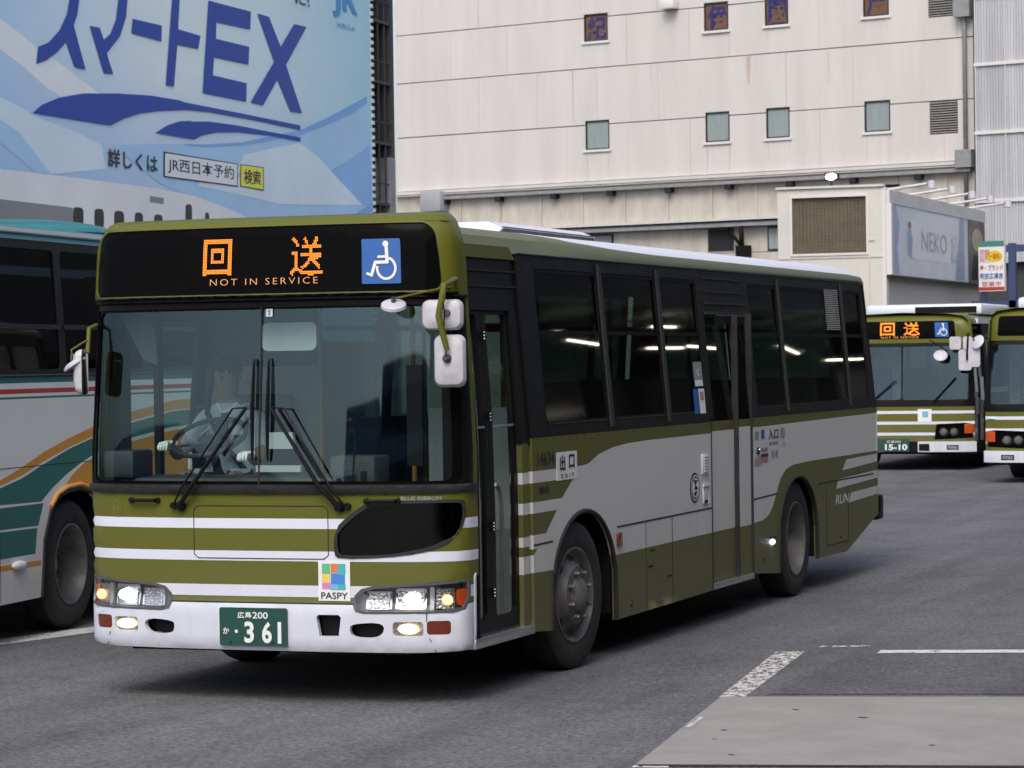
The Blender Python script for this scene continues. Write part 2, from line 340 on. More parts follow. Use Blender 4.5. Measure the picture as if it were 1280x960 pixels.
def worn(name, col, amount, base='asphalt', scale=9.):
    """road paint with holes worn through to the asphalt"""
    m = bpy.data.materials.new(name); m.use_nodes = True; t = m.node_tree; b = t.nodes['Principled BSDF']; out = t.nodes['Material Output']
    b.inputs['Base Color'].default_value = (*col, 1); b.inputs['Roughness'].default_value = .7
    tc = t.nodes.new('ShaderNodeTexCoord'); n = t.nodes.new('ShaderNodeTexNoise'); n.inputs['Scale'].default_value = scale; n.inputs['Detail'].default_value = 8; n.inputs['Roughness'].default_value = .8
    mp = t.nodes.new('ShaderNodeMapping'); mp.inputs['Scale'].default_value = (1.8, .8, 1); mp.inputs['Rotation'].default_value = (0, 0, .6)
    t.links.new(tc.outputs['Object'], mp.inputs[0]); t.links.new(mp.outputs[0], n.inputs['Vector'])
    r = t.nodes.new('ShaderNodeMapRange'); r.inputs[1].default_value = amount-.035; r.inputs[2].default_value = amount+.035; t.links.new(n.outputs[0], r.inputs[0])
    tr = t.nodes.new('ShaderNodeBsdfTransparent'); mx = t.nodes.new('ShaderNodeMixShader'); t.links.new(r.outputs[0], mx.inputs[0]); t.links.new(tr.outputs[0], mx.inputs[1]); t.links.new(b.outputs[0], mx.inputs[2]); t.links.new(mx.outputs[0], out.inputs[0])
    M[name] = m
worn('road_paint', (.62, .61, .58), .42); worn('road_paint_worn', (.60, .59, .56), .485, scale=11.); worn('old_mark', (.20, .195, .19), .55, scale=3.)
MB().add([(-600, -400, 0), (600, -400, 0), (600, 800, 0), (-600, 800, 0)], [(0, 1, 2, 3)], 'asphalt').build('road', kind='structure')
def sheet(name, poly, z, m):
    me = bpy.data.meshes.new(name); me.from_pydata([(x, y, z) for x, y in poly], [], [tuple(range(len(poly)))]); me.materials.append(M[m]); o = obj(name, me); o['kind'] = 'structure'; return o
sheet('concrete_paving', [(2.56, .86), (9.5, 2.52), (9.5, -.36), (2.93, -1.93)], .004, 'concrete')
sheet('paving_joint', [(2.93, -1.935), (9.5, -.365), (9.5, -.41), (2.96, -1.98)], .005, 'joint')
sheet('road_marking', [(2.21, 3.42), (2.40, 3.46), (2.70, .90), (2.55, .86)], .004, 'road_paint_worn')
sheet('road_marking', [(2.71, -.12), (2.74, -.11), (2.80, -.55), (2.77, -.56)], .008, 'road_paint_worn')
sheet('road_marking', [(2.93, -1.955), (2.94, -2.03), (3.12, -1.99), (3.10, -1.915)], .003, 'road_paint')
sheet('road_marking', [(2.90, 3.46), (2.88, 3.66), (9.5, 5.35), (9.5, 5.15)], .004, 'road_paint')
sheet('road_marking', [(2.42, 3.75), (2.42, 3.85), (2.75, 3.95), (2.75, 3.87)], .004, 'road_paint_worn')
sheet('road_marking', [(-3.28, 4.6), (-3.02, 4.4), (-3.72, 1.0), (-4.0, 1.2)], .004, 'road_paint')
sheet('road_patch', [(2.75, 3.3), (9.5, 5.0), (9.5, 2.7), (2.80, 1.05)], .004, 'old_patch')
def crack(pts, w_):
    mb_ = MB(); P = []
    for (a, b), (c, d) in zip(pts, pts[1:]):
        n_ = max(2, int(math.hypot(c-a, d-b)/.12))
        for i in range(n_): P.append((a+(c-a)*i/n_+random.uniform(-.03, .03), b+(d-b)*i/n_+random.uniform(-.03, .03)))
    V = [(x-w_/2, y, .003) for x, y in P]+[(x+w_/2, y+w_, .003) for x, y in P]; n_ = len(P)
    mb_.add(V, [(i, i+1, n_+i+1, n_+i) for i in range(n_-1)], 'joint'); return mb_.build('road_crack', kind='structure')
crack([(3.2, 8.2), (4.4, 8.6), (5.6, 9.6)], .006); crack([(1.9, 4.2), (2.6, 5.0), (3.5, 5.2)], .006); crack([(.2, -1.4), (.9, -.6), (1.4, .9)], .005)
for x_, y_, r_ in ((3.15, .35, .022), (3.0, -.6, .02), (3.6, .1, .03), (3.3, -1.5, .018), (4.2, -.9, .02), (3.05, -.95, .014)): sheet('road_stain', circ(x_, y_, r_, 9, r_*.6), .007, 'joint')
# ---------------------------------------------------------------- department store (far, cream panels)
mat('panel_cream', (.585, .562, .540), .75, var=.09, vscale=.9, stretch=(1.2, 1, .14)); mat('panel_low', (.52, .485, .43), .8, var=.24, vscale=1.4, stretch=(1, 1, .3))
mat('store_joint', (.44, .42, .40), .9); mat('steel_grey', (.28, .29, .30), .6, .2, var=.2); mat('dark_void', (.012, .012, .014), .8); mat('window_blind', (.26, .31, .31), .5, var=.12, stretch=(3, 3, .3), vscale=3)
mat('window_brown', (.15, .075, .04), .6, var=.2); mat('sill_light', (.66, .65, .62), .6); mat('navy', (.018, .022, .13), .5); mat('louvre', (.36, .35, .34), .6, var=.15); mat('grey_box', (.33, .34, .36), .6, var=.1)
mat('pale_metal', (.60, .60, .59), .5, var=.08); mat('flood', (1, 1, 1), .3, emit=(1, .93, .8), estr=22)
FO = Vector((-35.157, 86.187, 0)); FR = Vector((.9703, -.2419, 0)); FN = Vector((-.2419, -.9703, 0)); FANG = math.atan2(FR.y, FR.x)
store = empty('department_store', FO, FANG); tag(store, 'large windowless-looking cream panel building filling the background above the bus', 'department store')
# local frame: x along the facade, -y toward the road, z up
MB().box(0, 24.45, .12, 30, 0, 30, 'store_joint').build('wall', store)
wins = [(8.75, 9.8, '紀'), (13.9, 14.9, '伊'), (16.4, 17.35, '國'), (20.3, 21.3, '屋')]
rows = [(8.55, 10.64), (10.64, 12.74), (12.74, 14.6), (14.6, 16.6), (16.6, 18.6), (18.6, 20.6)]
holes_all = [(a, b, 9.72, 10.8) for a, b, _ in wins]+[(a, b, 13.72, 14.74) for a, b, _ in wins]+[(22.8, 23.85, 9.5, 10.62), (22.8, 23.85, 13.5, 14.52)]
FM_ = lambda u, v: (u, 0, v)
for ri, (z0, z1) in enumerate(rows):
    x = 0.; cuts = [0]
    x = 2.65*(.5 if ri % 2 else 1.)
    while x < 24: cuts.append(x); x += 2.65
    cuts.append(24.45)
    for a, b in zip(cuts, cuts[1:]):
        if b-a < .05: continue
        g = .018; outer = [(a+g*.2, z0+g), (b-g*.2, z0+g), (b-g*.2, z1-g), (a+g*.2, z1-g)]; hs_ = []
        for h in holes_all:
            if h[0] < b and h[1] > a and h[2] < z1 and h[3] > z0: hs_.append([(h[0], h[2]), (h[1], h[2]), (h[1], h[3]), (h[0], h[3])])
        yo = random.uniform(-.012, .012)
        patch('panel', outer, hs_, [], 3., lambda u, v: (u, yo, v), ['panel_cream'], store, thick=.12, smooth=False)
for a, b, ch in wins:
    for z0, z1, up in ((9.72, 10.8, 0), (13.72, 14.74, 1)):
        wn = MB().box(a, a+.05, .0, .1, z0, z1, 'frame_grey').box(b-.05, b, .0, .1, z0, z1, 'frame_grey').box(a+.05, b-.05, 0, .1, z1-.05, z1, 'frame_grey').box(a+.05, b-.05, 0, .1, z0, z0+.05, 'frame_grey').build('window', store)
        MB().box(a+.05, b-.05, .05, .07, z0+.05, z1-.05, 'window_brown' if up else 'window_blind').build('pane', wn)
        MB().box(a-.08, b+.08, -.07, .03, z0-.09, z0-.0, 'sill_light').build('sill', wn)
        if up: write('lettering', ch, (a+.12, b-.1, z0+.06, z1-.1), lambda u, v: (u, .045, v), 'navy', wn, bold=.03)
for z0, z1 in ((9.5, 10.62), (13.5, 14.52)):
    lv = MB().box(22.8, 23.85, .02, .1, z0, z1, 'dark_void').build('louvre_vent', store); k = z0+.04
    mb = MB()
    while k < z1: mb.add([(22.8, -.03, k), (23.85, -.03, k), (23.85, .06, k+.05), (22.8, .06, k+.05), (22.8, -.03, k+.02), (23.85, -.03, k+.02)], [(0, 1, 2, 3), (4, 5, 2, 3), (0, 1, 5, 4)], 'louvre'); k += .085
    mb.build('slats', lv)
mat('rain_streak', (.545, .515, .49), .8, var=.15, vscale=3, stretch=(3, 1, .3)); mat('rust_streak', (.52, .43, .36), .8, var=.2, vscale=3, stretch=(3, 1, .3))
for x_, z_, w_, h_, m_ in ((8.8, 9.63, .05, 1.05, 0), (9.72, 9.63, .06, .9, 0), (13.95, 9.62, .04, 1.1, 0), (14.85, 9.62, .06, 1.0, 0), (16.45, 9.62, .05, 1.0, 0), (17.3, 9.62, .05, .8, 0), (20.35, 9.6, .05, .9, 0), (21.25, 9.6, .06, 1.0, 0), (8.2, 12.7, .05, 1.9, 1), (14.9, 13.6, .05, .85, 0), (16.5, 13.6, .04, .85, 0), (11.6, 12.7, .04, .6, 1), (23.3, 9.45, .07, .9, 0), (4.2, 12.6, .04, 1.6, 0), (18.9, 12.7, .04, 1.2, 0), (15.6, 12.7, .22, 1.0, 1)):
    MB().add([(x_, -.016, z_), (x_+w_, -.016, z_), (x_+w_*.7, -.016, z_-h_), (x_+w_*.3, -.016, z_-h_)], [(0, 1, 2, 3)], 'rust_streak' if m_ else 'rain_streak').build('rain_streak', store)
# ledge, pipes, canopy rail
MB().box(-.0, 24.4, -.22, .1, 8.42, 8.53, 'panel_cream').build('ledge', store)
MB().box(1.9, 24.4, -.30, -.0, 8.16, 8.28, 'steel_grey').build('gutter', store)
MB().tube([(0, -.28, 8.36), (24.4, -.28, 8.36)], .025, 'store_joint', 6).build('pipe', store)
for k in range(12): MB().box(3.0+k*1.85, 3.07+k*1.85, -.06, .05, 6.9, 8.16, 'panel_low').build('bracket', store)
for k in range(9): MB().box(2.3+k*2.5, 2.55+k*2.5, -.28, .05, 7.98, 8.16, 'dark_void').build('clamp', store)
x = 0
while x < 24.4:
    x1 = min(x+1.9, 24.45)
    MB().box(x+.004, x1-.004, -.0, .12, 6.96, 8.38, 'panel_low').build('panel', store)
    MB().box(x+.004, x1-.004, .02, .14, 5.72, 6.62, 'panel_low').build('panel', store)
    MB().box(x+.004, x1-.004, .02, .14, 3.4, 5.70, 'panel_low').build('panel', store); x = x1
MB().box(0, 24.4, -.36, .05, 6.64, 6.80, 'steel_grey').box(0, 24.4, -.4, .02, 6.80, 6.86, 'matt_black').box(0, 24.4, -.30, .05, 6.86, 6.94, 'pale_metal').build('canopy_rail', store)
for a, b, z0, z1, m_ in ((8.8, 9.9, 5.75, 6.58, 'steel_grey'), (13.95, 15.0, 5.80, 6.60, 'dark_void'), (16.4, 17.2, 5.74, 6.60, 'window_blind'), (7.9, 8.3, 5.2, 6.2, 'grey_box')):
    wn = MB().box(a, b, -.02, .04, z0, z1, 'frame_grey').build('window', store); MB().box(a+.06, b-.06, -.035, -.005, z0+.06, z1-.06, m_).build('pane', wn)
MB().tube([(14.9, -.2, 6.6), (15.5, -.3, 5.9)], .06, 'matt_black').tube([(15.5, -.3, 6.65), (15.5, -.3, 5.9)], .09, 'matt_black').box(15.3, 15.75, -.4, -.04, 5.55, 5.95, 'matt_black').build('bracket_arm', store)
MB().box(1.5, 2.45, -.55, .0, 7.7, 8.5, 'grey_box', .04).box(1.7, 2.25, -.4, .0, 7.2, 7.7, 'matt_black').box(1.2, 1.7, -.2, 0, 7.2, 7.5, 'pale_metal').build('junction_box', store)
MB().box(12.3, 12.85, -.4, .0, 14.62, 14.95, 'sill_light', .03).build('vent_hood', store)
MB().tube([(24.2, -.15, 6.9), (24.2, -.15, 20)], .08, 'steel_grey').box(23.9, 24.5, -.4, 0, 13.4, 14.0, 'steel_grey').box(23.9, 24.5, -.4, 0, 8.3, 8.9, 'steel_grey').build('downpipe', store)
# ---------------------------------------------------------------- ribbed glass tower at the right
def ribbed():
    m = bpy.data.materials.new('ribbed_glass'); m.use_nodes = True; t = m.node_tree; b = t.nodes['Principled BSDF']; b.inputs['Roughness'].default_value = .35
    tc = t.nodes.new('ShaderNodeTexCoord'); mp = t.nodes.new('ShaderNodeMapping'); mp.inputs['Scale'].default_value = (2.2, 1, .12); t.links.new(tc.outputs['Object'], mp.inputs[0])
    n = t.nodes.new('ShaderNodeTexNoise'); n.inputs['Scale'].default_value = 1.2; n.inputs['Detail'].default_value = 5; t.links.new(mp.outputs[0], n.inputs['Vector'])
    cr = t.nodes.new('ShaderNodeValToRGB'); cr.color_ramp.elements[0].position = .36; cr.color_ramp.elements[0].color = (.39, .40, .43, 1); cr.color_ramp.elements[1].position = .62; cr.color_ramp.elements[1].color = (.50, .51, .54, 1)
    t.links.new(n.outputs[0], cr.inputs[0]); t.links.new(cr.outputs[0], b.inputs['Base Color']); M['ribbed_glass'] = m
ribbed()
tower = empty('glass_tower', FO+FR*24.86+FN*.6, FANG); tag(tower, 'pale grey ribbed translucent glass facade at the right edge behind the kiosk sign', 'glass facade')
MB().box(0, 16, .35, 20, 0, 30, 'steel_grey').build('wall', tower)
MB().box(0, 16, .3, .36, 0, 5.2, 'interior_dark').build('ground_storey', tower)
for j in range(5):
    z0 = 5.12+(j-0)*2.3-.3 if j else 5.0; z1 = 5.12+(j+1)*2.3-.3
    for i in range(8):
        x0 = -.05+i*1.075; vs = []; fs = []; n = 20
        for k in range(n+1):
            xx = x0+.03+(1.015)*k/n; y = .045 if k % 2 else 0.0
            vs += [(xx, y, z0+.03), (xx, y, z1-.05)]
        for k in range(n): fs.append((2*k, 2*k+2, 2*k+3, 2*k+1))
        MB().add(vs, fs, 'ribbed_glass').build('glass_panel', tower)
    MB().box(-.1, 8.7, -.05, .3, z1-.07, z1+.04, 'sill_light').build('rail', tower)
for i in range(9): MB().box(-.07+i*1.075, -.03+i*1.075, -.03, .3, 5.0, 16.5, 'pale_metal').build('mullion', tower)
# ---------------------------------------------------------------- dark building that carries the poster
AO = Vector((-20.2705, 49.0527, 0)); AR = Vector((-.04362, .99905, 0)); AANG = math.atan2(AR.y, AR.x)
mat('dark_wall', (.022, .023, .026), .6, var=.3); mat('dark_slab', (.045, .047, .05), .7)  # near-black colours: the shadow on this side is put into the wall
dk = empty('dark_building', AO, AANG); tag(dk, 'dark unlit building side with thin floor lines between poster and cream store', 'building')
MB().box(-24, 1.8, .9, 14, 0, 26, 'dark_wall').build('wall', dk)
for k in range(12):
    MB().box(.02, 1.85, .12, .9, 4.4+k*1.52, 4.47+k*1.52, 'dark_slab').build('floor_slab', dk)
    MB().tube([(.02, .15, 4.95+k*1.52), (1.85, .15, 4.95+k*1.52)], .018, 'dark_slab', 5).build('rail', dk)
for k in range(4): MB().box(.4+k*.45, .44+k*.45, .13, .17, 0, 24, 'dark_slab').build('post', dk)
MB().box(1.55, 1.9, .1, .9, 0, 7.15, 'steel_grey').box(1.7, 1.88, .1, .9, 7.15, 26, 'dark_slab').build('corner_column', dk)
# poster
def poster_sky():
    m = bpy.data.materials.new('poster_base'); m.use_nodes = True; t = m.node_tree; b = t.nodes['Principled BSDF']; b.inputs['Roughness'].default_value = .55
    tc = t.nodes.new('ShaderNodeTexCoord'); sx = t.nodes.new('ShaderNodeSeparateXYZ'); t.links.new(tc.outputs['Object'], sx.inputs[0])
    a = t.nodes.new('ShaderNodeMapRange'); a.inputs[1].default_value = -24; a.inputs[2].default_value = 0; t.links.new(sx.outputs[0], a.inputs[0])
    cr = t.nodes.new('ShaderNodeValToRGB'); E_ = cr.color_ramp.elements; E_[0].position = 0.; E_[0].color = (.28, .54, .85, 1); E_[1].position = 1.; E_[1].color = (.40, .66, .78, 1)
    for p, c in ((.28, (.58, .75, .88, 1)), (.5, (.78, .86, .88, 1)), (.7, (.66, .82, .87, 1))): e = cr.color_ramp.elements.new(p); e.color = c
    t.links.new(a.outputs[0], cr.inputs[0])
    zb = t.nodes.new('ShaderNodeMapRange'); zb.inputs[1].default_value = 8.2; zb.inputs[2].default_value = 5.2; t.links.new(sx.outputs[2], zb.inputs[0])
    mx = t.nodes.new('ShaderNodeMix'); mx.data_type = 'RGBA'; mx.inputs[7].default_value = (.30, .48, .80, 1); ml = t.nodes.new('ShaderNodeMath'); ml.operation = 'MULTIPLY'; ml.inputs[1].default_value = .7
    t.links.new(zb.outputs[0], ml.inputs[0]); t.links.new(ml.outputs[0], mx.inputs[0]); t.links.new(cr.outputs[0], mx.inputs[6]); t.links.new(mx.outputs[2], b.inputs['Base Color'])
    n = t.nodes.new('ShaderNodeTexNoise'); n.inputs['Scale'].default_value = .8; bp = t.nodes.new('ShaderNodeBump'); bp.inputs['Strength'].default_value = .3; bp.inputs['Distance'].default_value = .08; t.links.new(tc.outputs['Object'], n.inputs['Vector']); t.links.new(n.outputs[0], bp.inputs['Height']); t.links.new(bp.outputs[0], b.inputs['Normal'])
    M['poster_base'] = m
poster_sky()
mat('poster_blue', (.008, .055, .36), .5); mat('poster_peri', (0.420, 0.640, 0.870), .55, var=.10, vscale=.35); mat('poster_peri2', (0.280, 0.500, 0.840), .55, var=.10, vscale=.35); mat('poster_light', (0.680, 0.810, 0.880), .55, var=.10, vscale=.35); mat('poster_mid', (0.220, 0.440, 0.800), .55, var=.10, vscale=.35); mat('poster_ice', (0.840, 0.870, 0.880), .55, var=.10, vscale=.35)
mat('train_grey', (0.800, 0.810, 0.810), .55, var=.10, vscale=.35); mat('train_dark', (0.260, 0.270, 0.270), .55, var=.10, vscale=.35); mat('train_win', (.015, .015, .02), .4); mat('poster_white', (0.780, 0.806, 0.832), .5); mat('poster_black', (.02, .02, .03), .5); mat('poster_yellow', (0.806, 0.780, 0.078), .5); mat('jr_blue', (.04, .30, .62), .5)
bd = empty('advertising_poster', AO, AANG); tag(bd, 'huge light blue rail ticket poster with dark blue letters at upper left', 'billboard')
PM = lambda u, v: (u, 0, v)
MB().box(-26, 0, .0, .12, 2.5, 14, 'poster_base').build('sheet', bd)
BP = {
  'su': [(-16.28,9.25),(-15.89,9.3),(-15.94,9.08),(-16.03,8.79),(-16.19,8.56),(-15.71,7.76),(-16.17,7.76),(-16.52,8.21),(-16.9,7.98),(-17.35,7.78),(-17.76,7.67),(-17.68,8.0),(-17.24,8.13),(-16.78,8.41),(-16.47,8.74),(-16.35,9.03)],
  'ma': [(-14.18,9.48),(-13.76,9.53),(-13.8,9.33),(-13.87,8.98),(-14.16,8.57),(-14.77,8.16),(-14.5,7.78),(-14.91,7.76),(-15.5,8.63),(-15.07,8.64),(-14.89,8.42),(-14.59,8.57),(-14.33,8.88),(-14.21,9.28)],
  'bar': [(-13.56,8.98),(-12.19,8.99),(-12.22,8.66),(-13.64,8.68)],
  'to': [(-11.61,9.83),(-11.25,9.88),(-11.39,9.0),(-10.26,8.98),(-10.39,8.69),(-11.44,8.67),(-11.64,7.78),(-12.04,7.77)],
  'E': [(-9.81,9.78),(-7.52,9.8),(-7.57,9.4),(-9.42,9.36),(-9.45,9.0),(-7.64,9.01),(-7.7,8.61),(-9.57,8.59),(-9.64,8.2),(-7.81,8.19),(-7.86,7.78),(-10.19,7.77)],
  'X': [(-7.15,9.8),(-6.49,9.8),(-5.83,9.19),(-4.99,9.8),(-4.25,9.81),(-5.53,8.81),(-4.6,7.78),(-5.29,7.76),(-6.05,8.43),(-6.91,7.77),(-7.62,7.78),(-6.22,8.82)],
  'swoosh': [(-17.94,6.74),(-17.57,6.92),(-16.88,7.11),(-15.85,7.28),(-14.36,7.41),(-12.8,7.5),(-11.39,7.52),(-11.13,7.5),(-8.6,7.5),(-4.71,7.49),(-4.72,7.38),(-7.27,7.4),(-9.89,7.39),(-11.13,7.34),(-11.4,7.31),(-12.34,7.22),(-13.27,7.1),(-14.05,6.93),(-14.66,6.75)],
  'swoosh2': [(-12.59,6.75),(-12.0,6.95),(-11.4,7.08),(-10.67,7.15),(-10.9,7.11),(-9.9,7.19),(-8.35,7.22),(-6.59,7.21),(-4.72,7.21),(-4.73,7.11),(-6.59,7.12),(-8.36,7.07),(-9.53,6.98),(-10.29,6.86),(-10.66,6.75)],
  'boxo': [(-12.2,6.4),(-8.38,6.38),(-8.4,5.87),(-12.22,5.87)],
  'boxi': [(-12.13,6.37),(-8.42,6.36),(-8.44,5.9),(-12.15,5.9)],
  'yo': [(-8.22,6.38),(-6.92,6.39),(-6.94,5.86),(-8.27,5.89)],
  'yi': [(-8.19,6.36),(-6.97,6.37),(-6.98,5.89),(-8.22,5.91)],
  'train': [(-19.41,5.62),(-19.22,5.62),(-17.32,5.63),(-15.28,5.63),(-12.63,5.62),(-10.83,5.57),(-9.71,5.46),(-8.42,5.31),(-7.49,5.16),(-6.95,5.03),(-6.96,4.78),(-19.27,4.25),(-19.45,4.25)],
  'tstripe': [(-19.42,5.07),(-19.24,5.07),(-16.54,5.05),(-16.34,5.04),(-16.36,4.4),(-19.45,4.29)],
  'rect': [(-12.89,5.45),(-12.22,5.44),(-12.23,5.31),(-12.9,5.32)],
  'tw': [[(-15.9,4.88),(-15.91,4.76),(-15.94,4.72),(-15.99,4.69),(-16.13,4.69),(-16.27,4.69),(-16.32,4.72),(-16.34,4.76),(-16.35,4.88),(-16.33,5.0),(-16.31,5.04),(-16.26,5.06),(-16.12,5.07),(-15.98,5.06),(-15.93,5.04),(-15.9,5.0)],[(-15.01,4.89),(-15.02,4.77),(-15.05,4.73),(-15.1,4.71),(-15.23,4.7),(-15.36,4.71),(-15.41,4.73),(-15.43,4.77),(-15.44,4.89),(-15.42,5.01),(-15.4,5.05),(-15.35,5.07),(-15.22,5.08),(-15.09,5.08),(-15.04,5.05),(-15.02,5.01)],[(-14.1,4.89),(-14.11,4.78),(-14.14,4.74),(-14.2,4.72),(-14.34,4.71),(-14.48,4.72),(-14.53,4.74),(-14.56,4.78),(-14.56,4.9),(-14.55,5.01),(-14.52,5.05),(-14.47,5.07),(-14.33,5.08),(-14.18,5.07),(-14.13,5.05),(-14.11,5.01)],[(-13.23,4.9),(-13.24,4.79),(-13.27,4.75),(-13.31,4.73),(-13.43,4.72),(-13.56,4.73),(-13.6,4.75),(-13.62,4.79),(-13.62,4.9),(-13.61,5.02),(-13.59,5.06),(-13.54,5.08),(-13.42,5.09),(-13.3,5.08),(-13.26,5.06),(-13.23,5.02)],[(-12.29,4.91),(-12.3,4.8),(-12.33,4.76),(-12.38,4.74),(-12.51,4.73),(-12.64,4.74),(-12.69,4.76),(-12.71,4.8),(-12.72,4.91),(-12.7,5.02),(-12.68,5.06),(-12.63,5.08),(-12.5,5.09),(-12.36,5.08),(-12.32,5.06),(-12.29,5.02)],[(-10.83,5.15),(-10.84,5.0),(-10.87,4.95),(-10.9,4.93),(-11.01,4.92),(-11.12,4.93),(-11.15,4.95),(-11.17,5.0),(-11.17,5.14),(-11.16,5.29),(-11.14,5.34),(-11.1,5.36),(-10.99,5.37),(-10.89,5.37),(-10.85,5.34),(-10.83,5.29)],[(-9.94,5.03),(-9.95,4.9),(-9.97,4.86),(-9.99,4.83),(-10.06,4.82),(-10.13,4.83),(-10.16,4.86),(-10.17,4.9),(-10.17,5.03),(-10.16,5.16),(-10.15,5.2),(-10.12,5.23),(-10.05,5.24),(-9.98,5.23),(-9.96,5.2),(-9.94,5.16)],[(-8.06,5.19),(-7.87,5.22),(-7.49,5.16),(-7.47,5.11),(-8.03,5.12)]],
  'wave1': [(-0.36,8.53),(-0.03,5.63),(-2.99,5.27),(-7.36,5.09),(-12.38,5.73),(-14.6,6.37),(-11.16,6.63),(-9.92,6.69),(-8.1,6.86),(-6.73,7.07),(-4.72,7.37),(-2.88,7.8),(-1.44,8.2)],
  'wave2': [(-2.86,6.56),(-1.33,6.97),(-0.25,7.34),(-0.05,5.86),(-0.72,5.83)],
  'wave2b': [(-1.39,5.57),(-0.39,5.85),(-0.02,5.93),(-0.02,5.6)],
  'wave2c': [(-6.91,6.16),(-4.46,6.3),(-2.86,6.56),(-0.72,5.83),(-2.97,5.73),(-5.94,5.61),(-8.67,5.72),(-10.45,5.78),(-10.45,5.94)],
  'wave3': [(-0.36,8.53),(-0.34,8.37),(-1.45,8.02),(-2.89,7.67),(-4.72,7.27),(-6.74,6.98),(-8.1,6.81),(-9.92,6.65),(-11.16,6.6),(-11.16,6.63),(-9.92,6.7),(-8.1,6.87),(-6.73,7.08),(-4.72,7.38),(-2.88,7.83),(-1.44,8.22)],
  'wave4': [(-4.73,7.09),(-3.54,6.81),(-2.86,6.56),(-4.46,6.3),(-6.91,6.16),(-8.39,6.2),(-7.98,6.61)],
  'wl1': [(-19.31,8.43),(-18.02,8.08),(-16.65,7.75),(-15.22,7.37),(-14.8,7.31),(-15.44,7.33),(-15.96,7.27),(-16.77,7.15),(-17.27,7.24),(-18.22,7.56),(-19.33,7.85)],
  'wl2': [(-19.36,6.95),(-18.63,6.86),(-17.87,6.69),(-16.29,6.54),(-15.05,6.34),(-14.85,5.88),(-17.32,5.63),(-19.2,6.24),(-19.38,6.29)],
  'wl3': [(-19.38,6.58),(-18.46,6.34),(-17.22,5.65),(-17.81,5.63),(-18.66,5.92),(-19.39,6.18)],
  'words1': [(-14.83,6.31),(-12.55,6.26),(-12.56,5.97),(-14.85,5.93)],
  'words2': [(-12.03,6.25),(-8.78,6.24),(-8.79,5.92),(-12.04,5.99)],
  'words3': [(-8.06,6.27),(-7.07,6.28),(-7.08,5.97),(-8.07,5.98)],
  'jr': [(-2.48,10.99),(-0.87,11.1),(-1.0,10.26),(-2.55,10.23)],
  'jr2': [(-2.35,10.13),(-1.07,10.17),(-1.11,10.03),(-2.36,10.0)],
  'ni': [(-4.86,10.51),(-4.06,10.54),(-4.1,10.32),(-4.9,10.29)],
}
k = .002
for nm, m_ in (('wl1', 'poster_ice'), ('wl2', 'poster_light'), ('wl3', 'poster_peri'), ('wave1', 'poster_peri'), ('wave4', 'poster_light'), ('wave2', 'poster_peri2'), ('wave2c', 'poster_light'), ('wave2b', 'poster_mid'), ('wave3', 'poster_mid')):
    flat('printed_wave', [BP[nm]], PM, m_, bd, k); k += .0012
flat('printed_train', [BP['train']], PM, 'train_grey', bd, k); flat('printed_train_stripe', [BP['tstripe']], PM, 'train_dark', bd, k+.001)
[flat('printed_train_window', [q], PM, 'train_win', bd, k+.002) for q in BP['tw']]; flat('printed_train_window', [BP['rect']], PM, 'train_dark', bd, k+.002)
for nm in ('su', 'ma', 'bar', 'to', 'E', 'X'): flat('letter', [BP[nm]], PM, 'poster_blue', bd, k+.003)
flat('swoosh', [BP['swoosh']], PM, 'poster_blue', bd, k+.003); flat('swoosh', [BP['swoosh2']], PM, 'poster_blue', bd, k+.0035)
flat('search_box', [BP['boxo']], PM, 'poster_black', bd, k+.003); flat('search_box_inside', [BP['boxi']], PM, 'poster_white', bd, k+.004)
flat('search_button', [BP['yo']], PM, 'poster_black', bd, k+.003); flat('search_button_inside', [BP['yi']], PM, 'poster_yellow', bd, k+.004)
write('lettering', '詳しくは', (-14.8, -12.5, 5.93, 6.30), PM, 'poster_black', bd, k+.006, .02)
write('lettering', 'JR西日本予約', (-12.0, -8.6, 5.97, 6.30), PM, 'poster_black', bd, k+.006, .01)
write('lettering', '検索', (-8.05, -7.1, 5.96, 6.29), PM, 'poster_black', bd, k+.006, .02)
write('logo', 'JR', (-2.55, -.9, 10.25, 11.1), PM, 'jr_blue', bd, k+.006, .035); write('lettering', 'JR西日本', (-2.35, -1.08, 10.0, 10.15), PM, 'jr_blue', bd, k+.006)
write('lettering', 'に!', (-4.9, -4.05, 10.28, 10.62), PM, 'poster_black', bd, k+.006, .01)
write('lettering', 'ホーム', (-7.6, -5.5, 10.42, 10.8), PM, 'poster_black', bd, k+.006, .01) if False else None
mb = MB()
for j in range(60): mb.box(-.02, .10, -.04, .02, 3+j*.18, 3.09+j*.18, 'pale_metal')
mb.build('edge_lacing', bd)
# ---------------------------------------------------------------- cream rooftop-height kiosk with mesh vent
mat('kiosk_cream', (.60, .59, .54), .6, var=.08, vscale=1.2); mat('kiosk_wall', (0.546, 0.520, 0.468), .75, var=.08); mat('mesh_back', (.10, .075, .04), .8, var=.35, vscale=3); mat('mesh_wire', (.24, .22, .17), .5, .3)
kx, ky = -9.502, 57.8
ks = empty('kiosk', (kx, ky, 0)); tag(ks, 'cream box-like building with a square mesh vent behind the rear bus', 'kiosk')
KM = lambda u, v: (u, 0, v)
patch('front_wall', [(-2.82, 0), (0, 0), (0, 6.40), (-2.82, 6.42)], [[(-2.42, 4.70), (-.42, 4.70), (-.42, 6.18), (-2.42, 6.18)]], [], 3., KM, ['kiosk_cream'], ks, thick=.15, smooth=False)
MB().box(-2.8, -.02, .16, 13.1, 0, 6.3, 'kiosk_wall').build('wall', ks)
MB().box(-2.86, .06, -.06, .2, 6.42, 6.48, 'kiosk_cream').build('coping', ks)
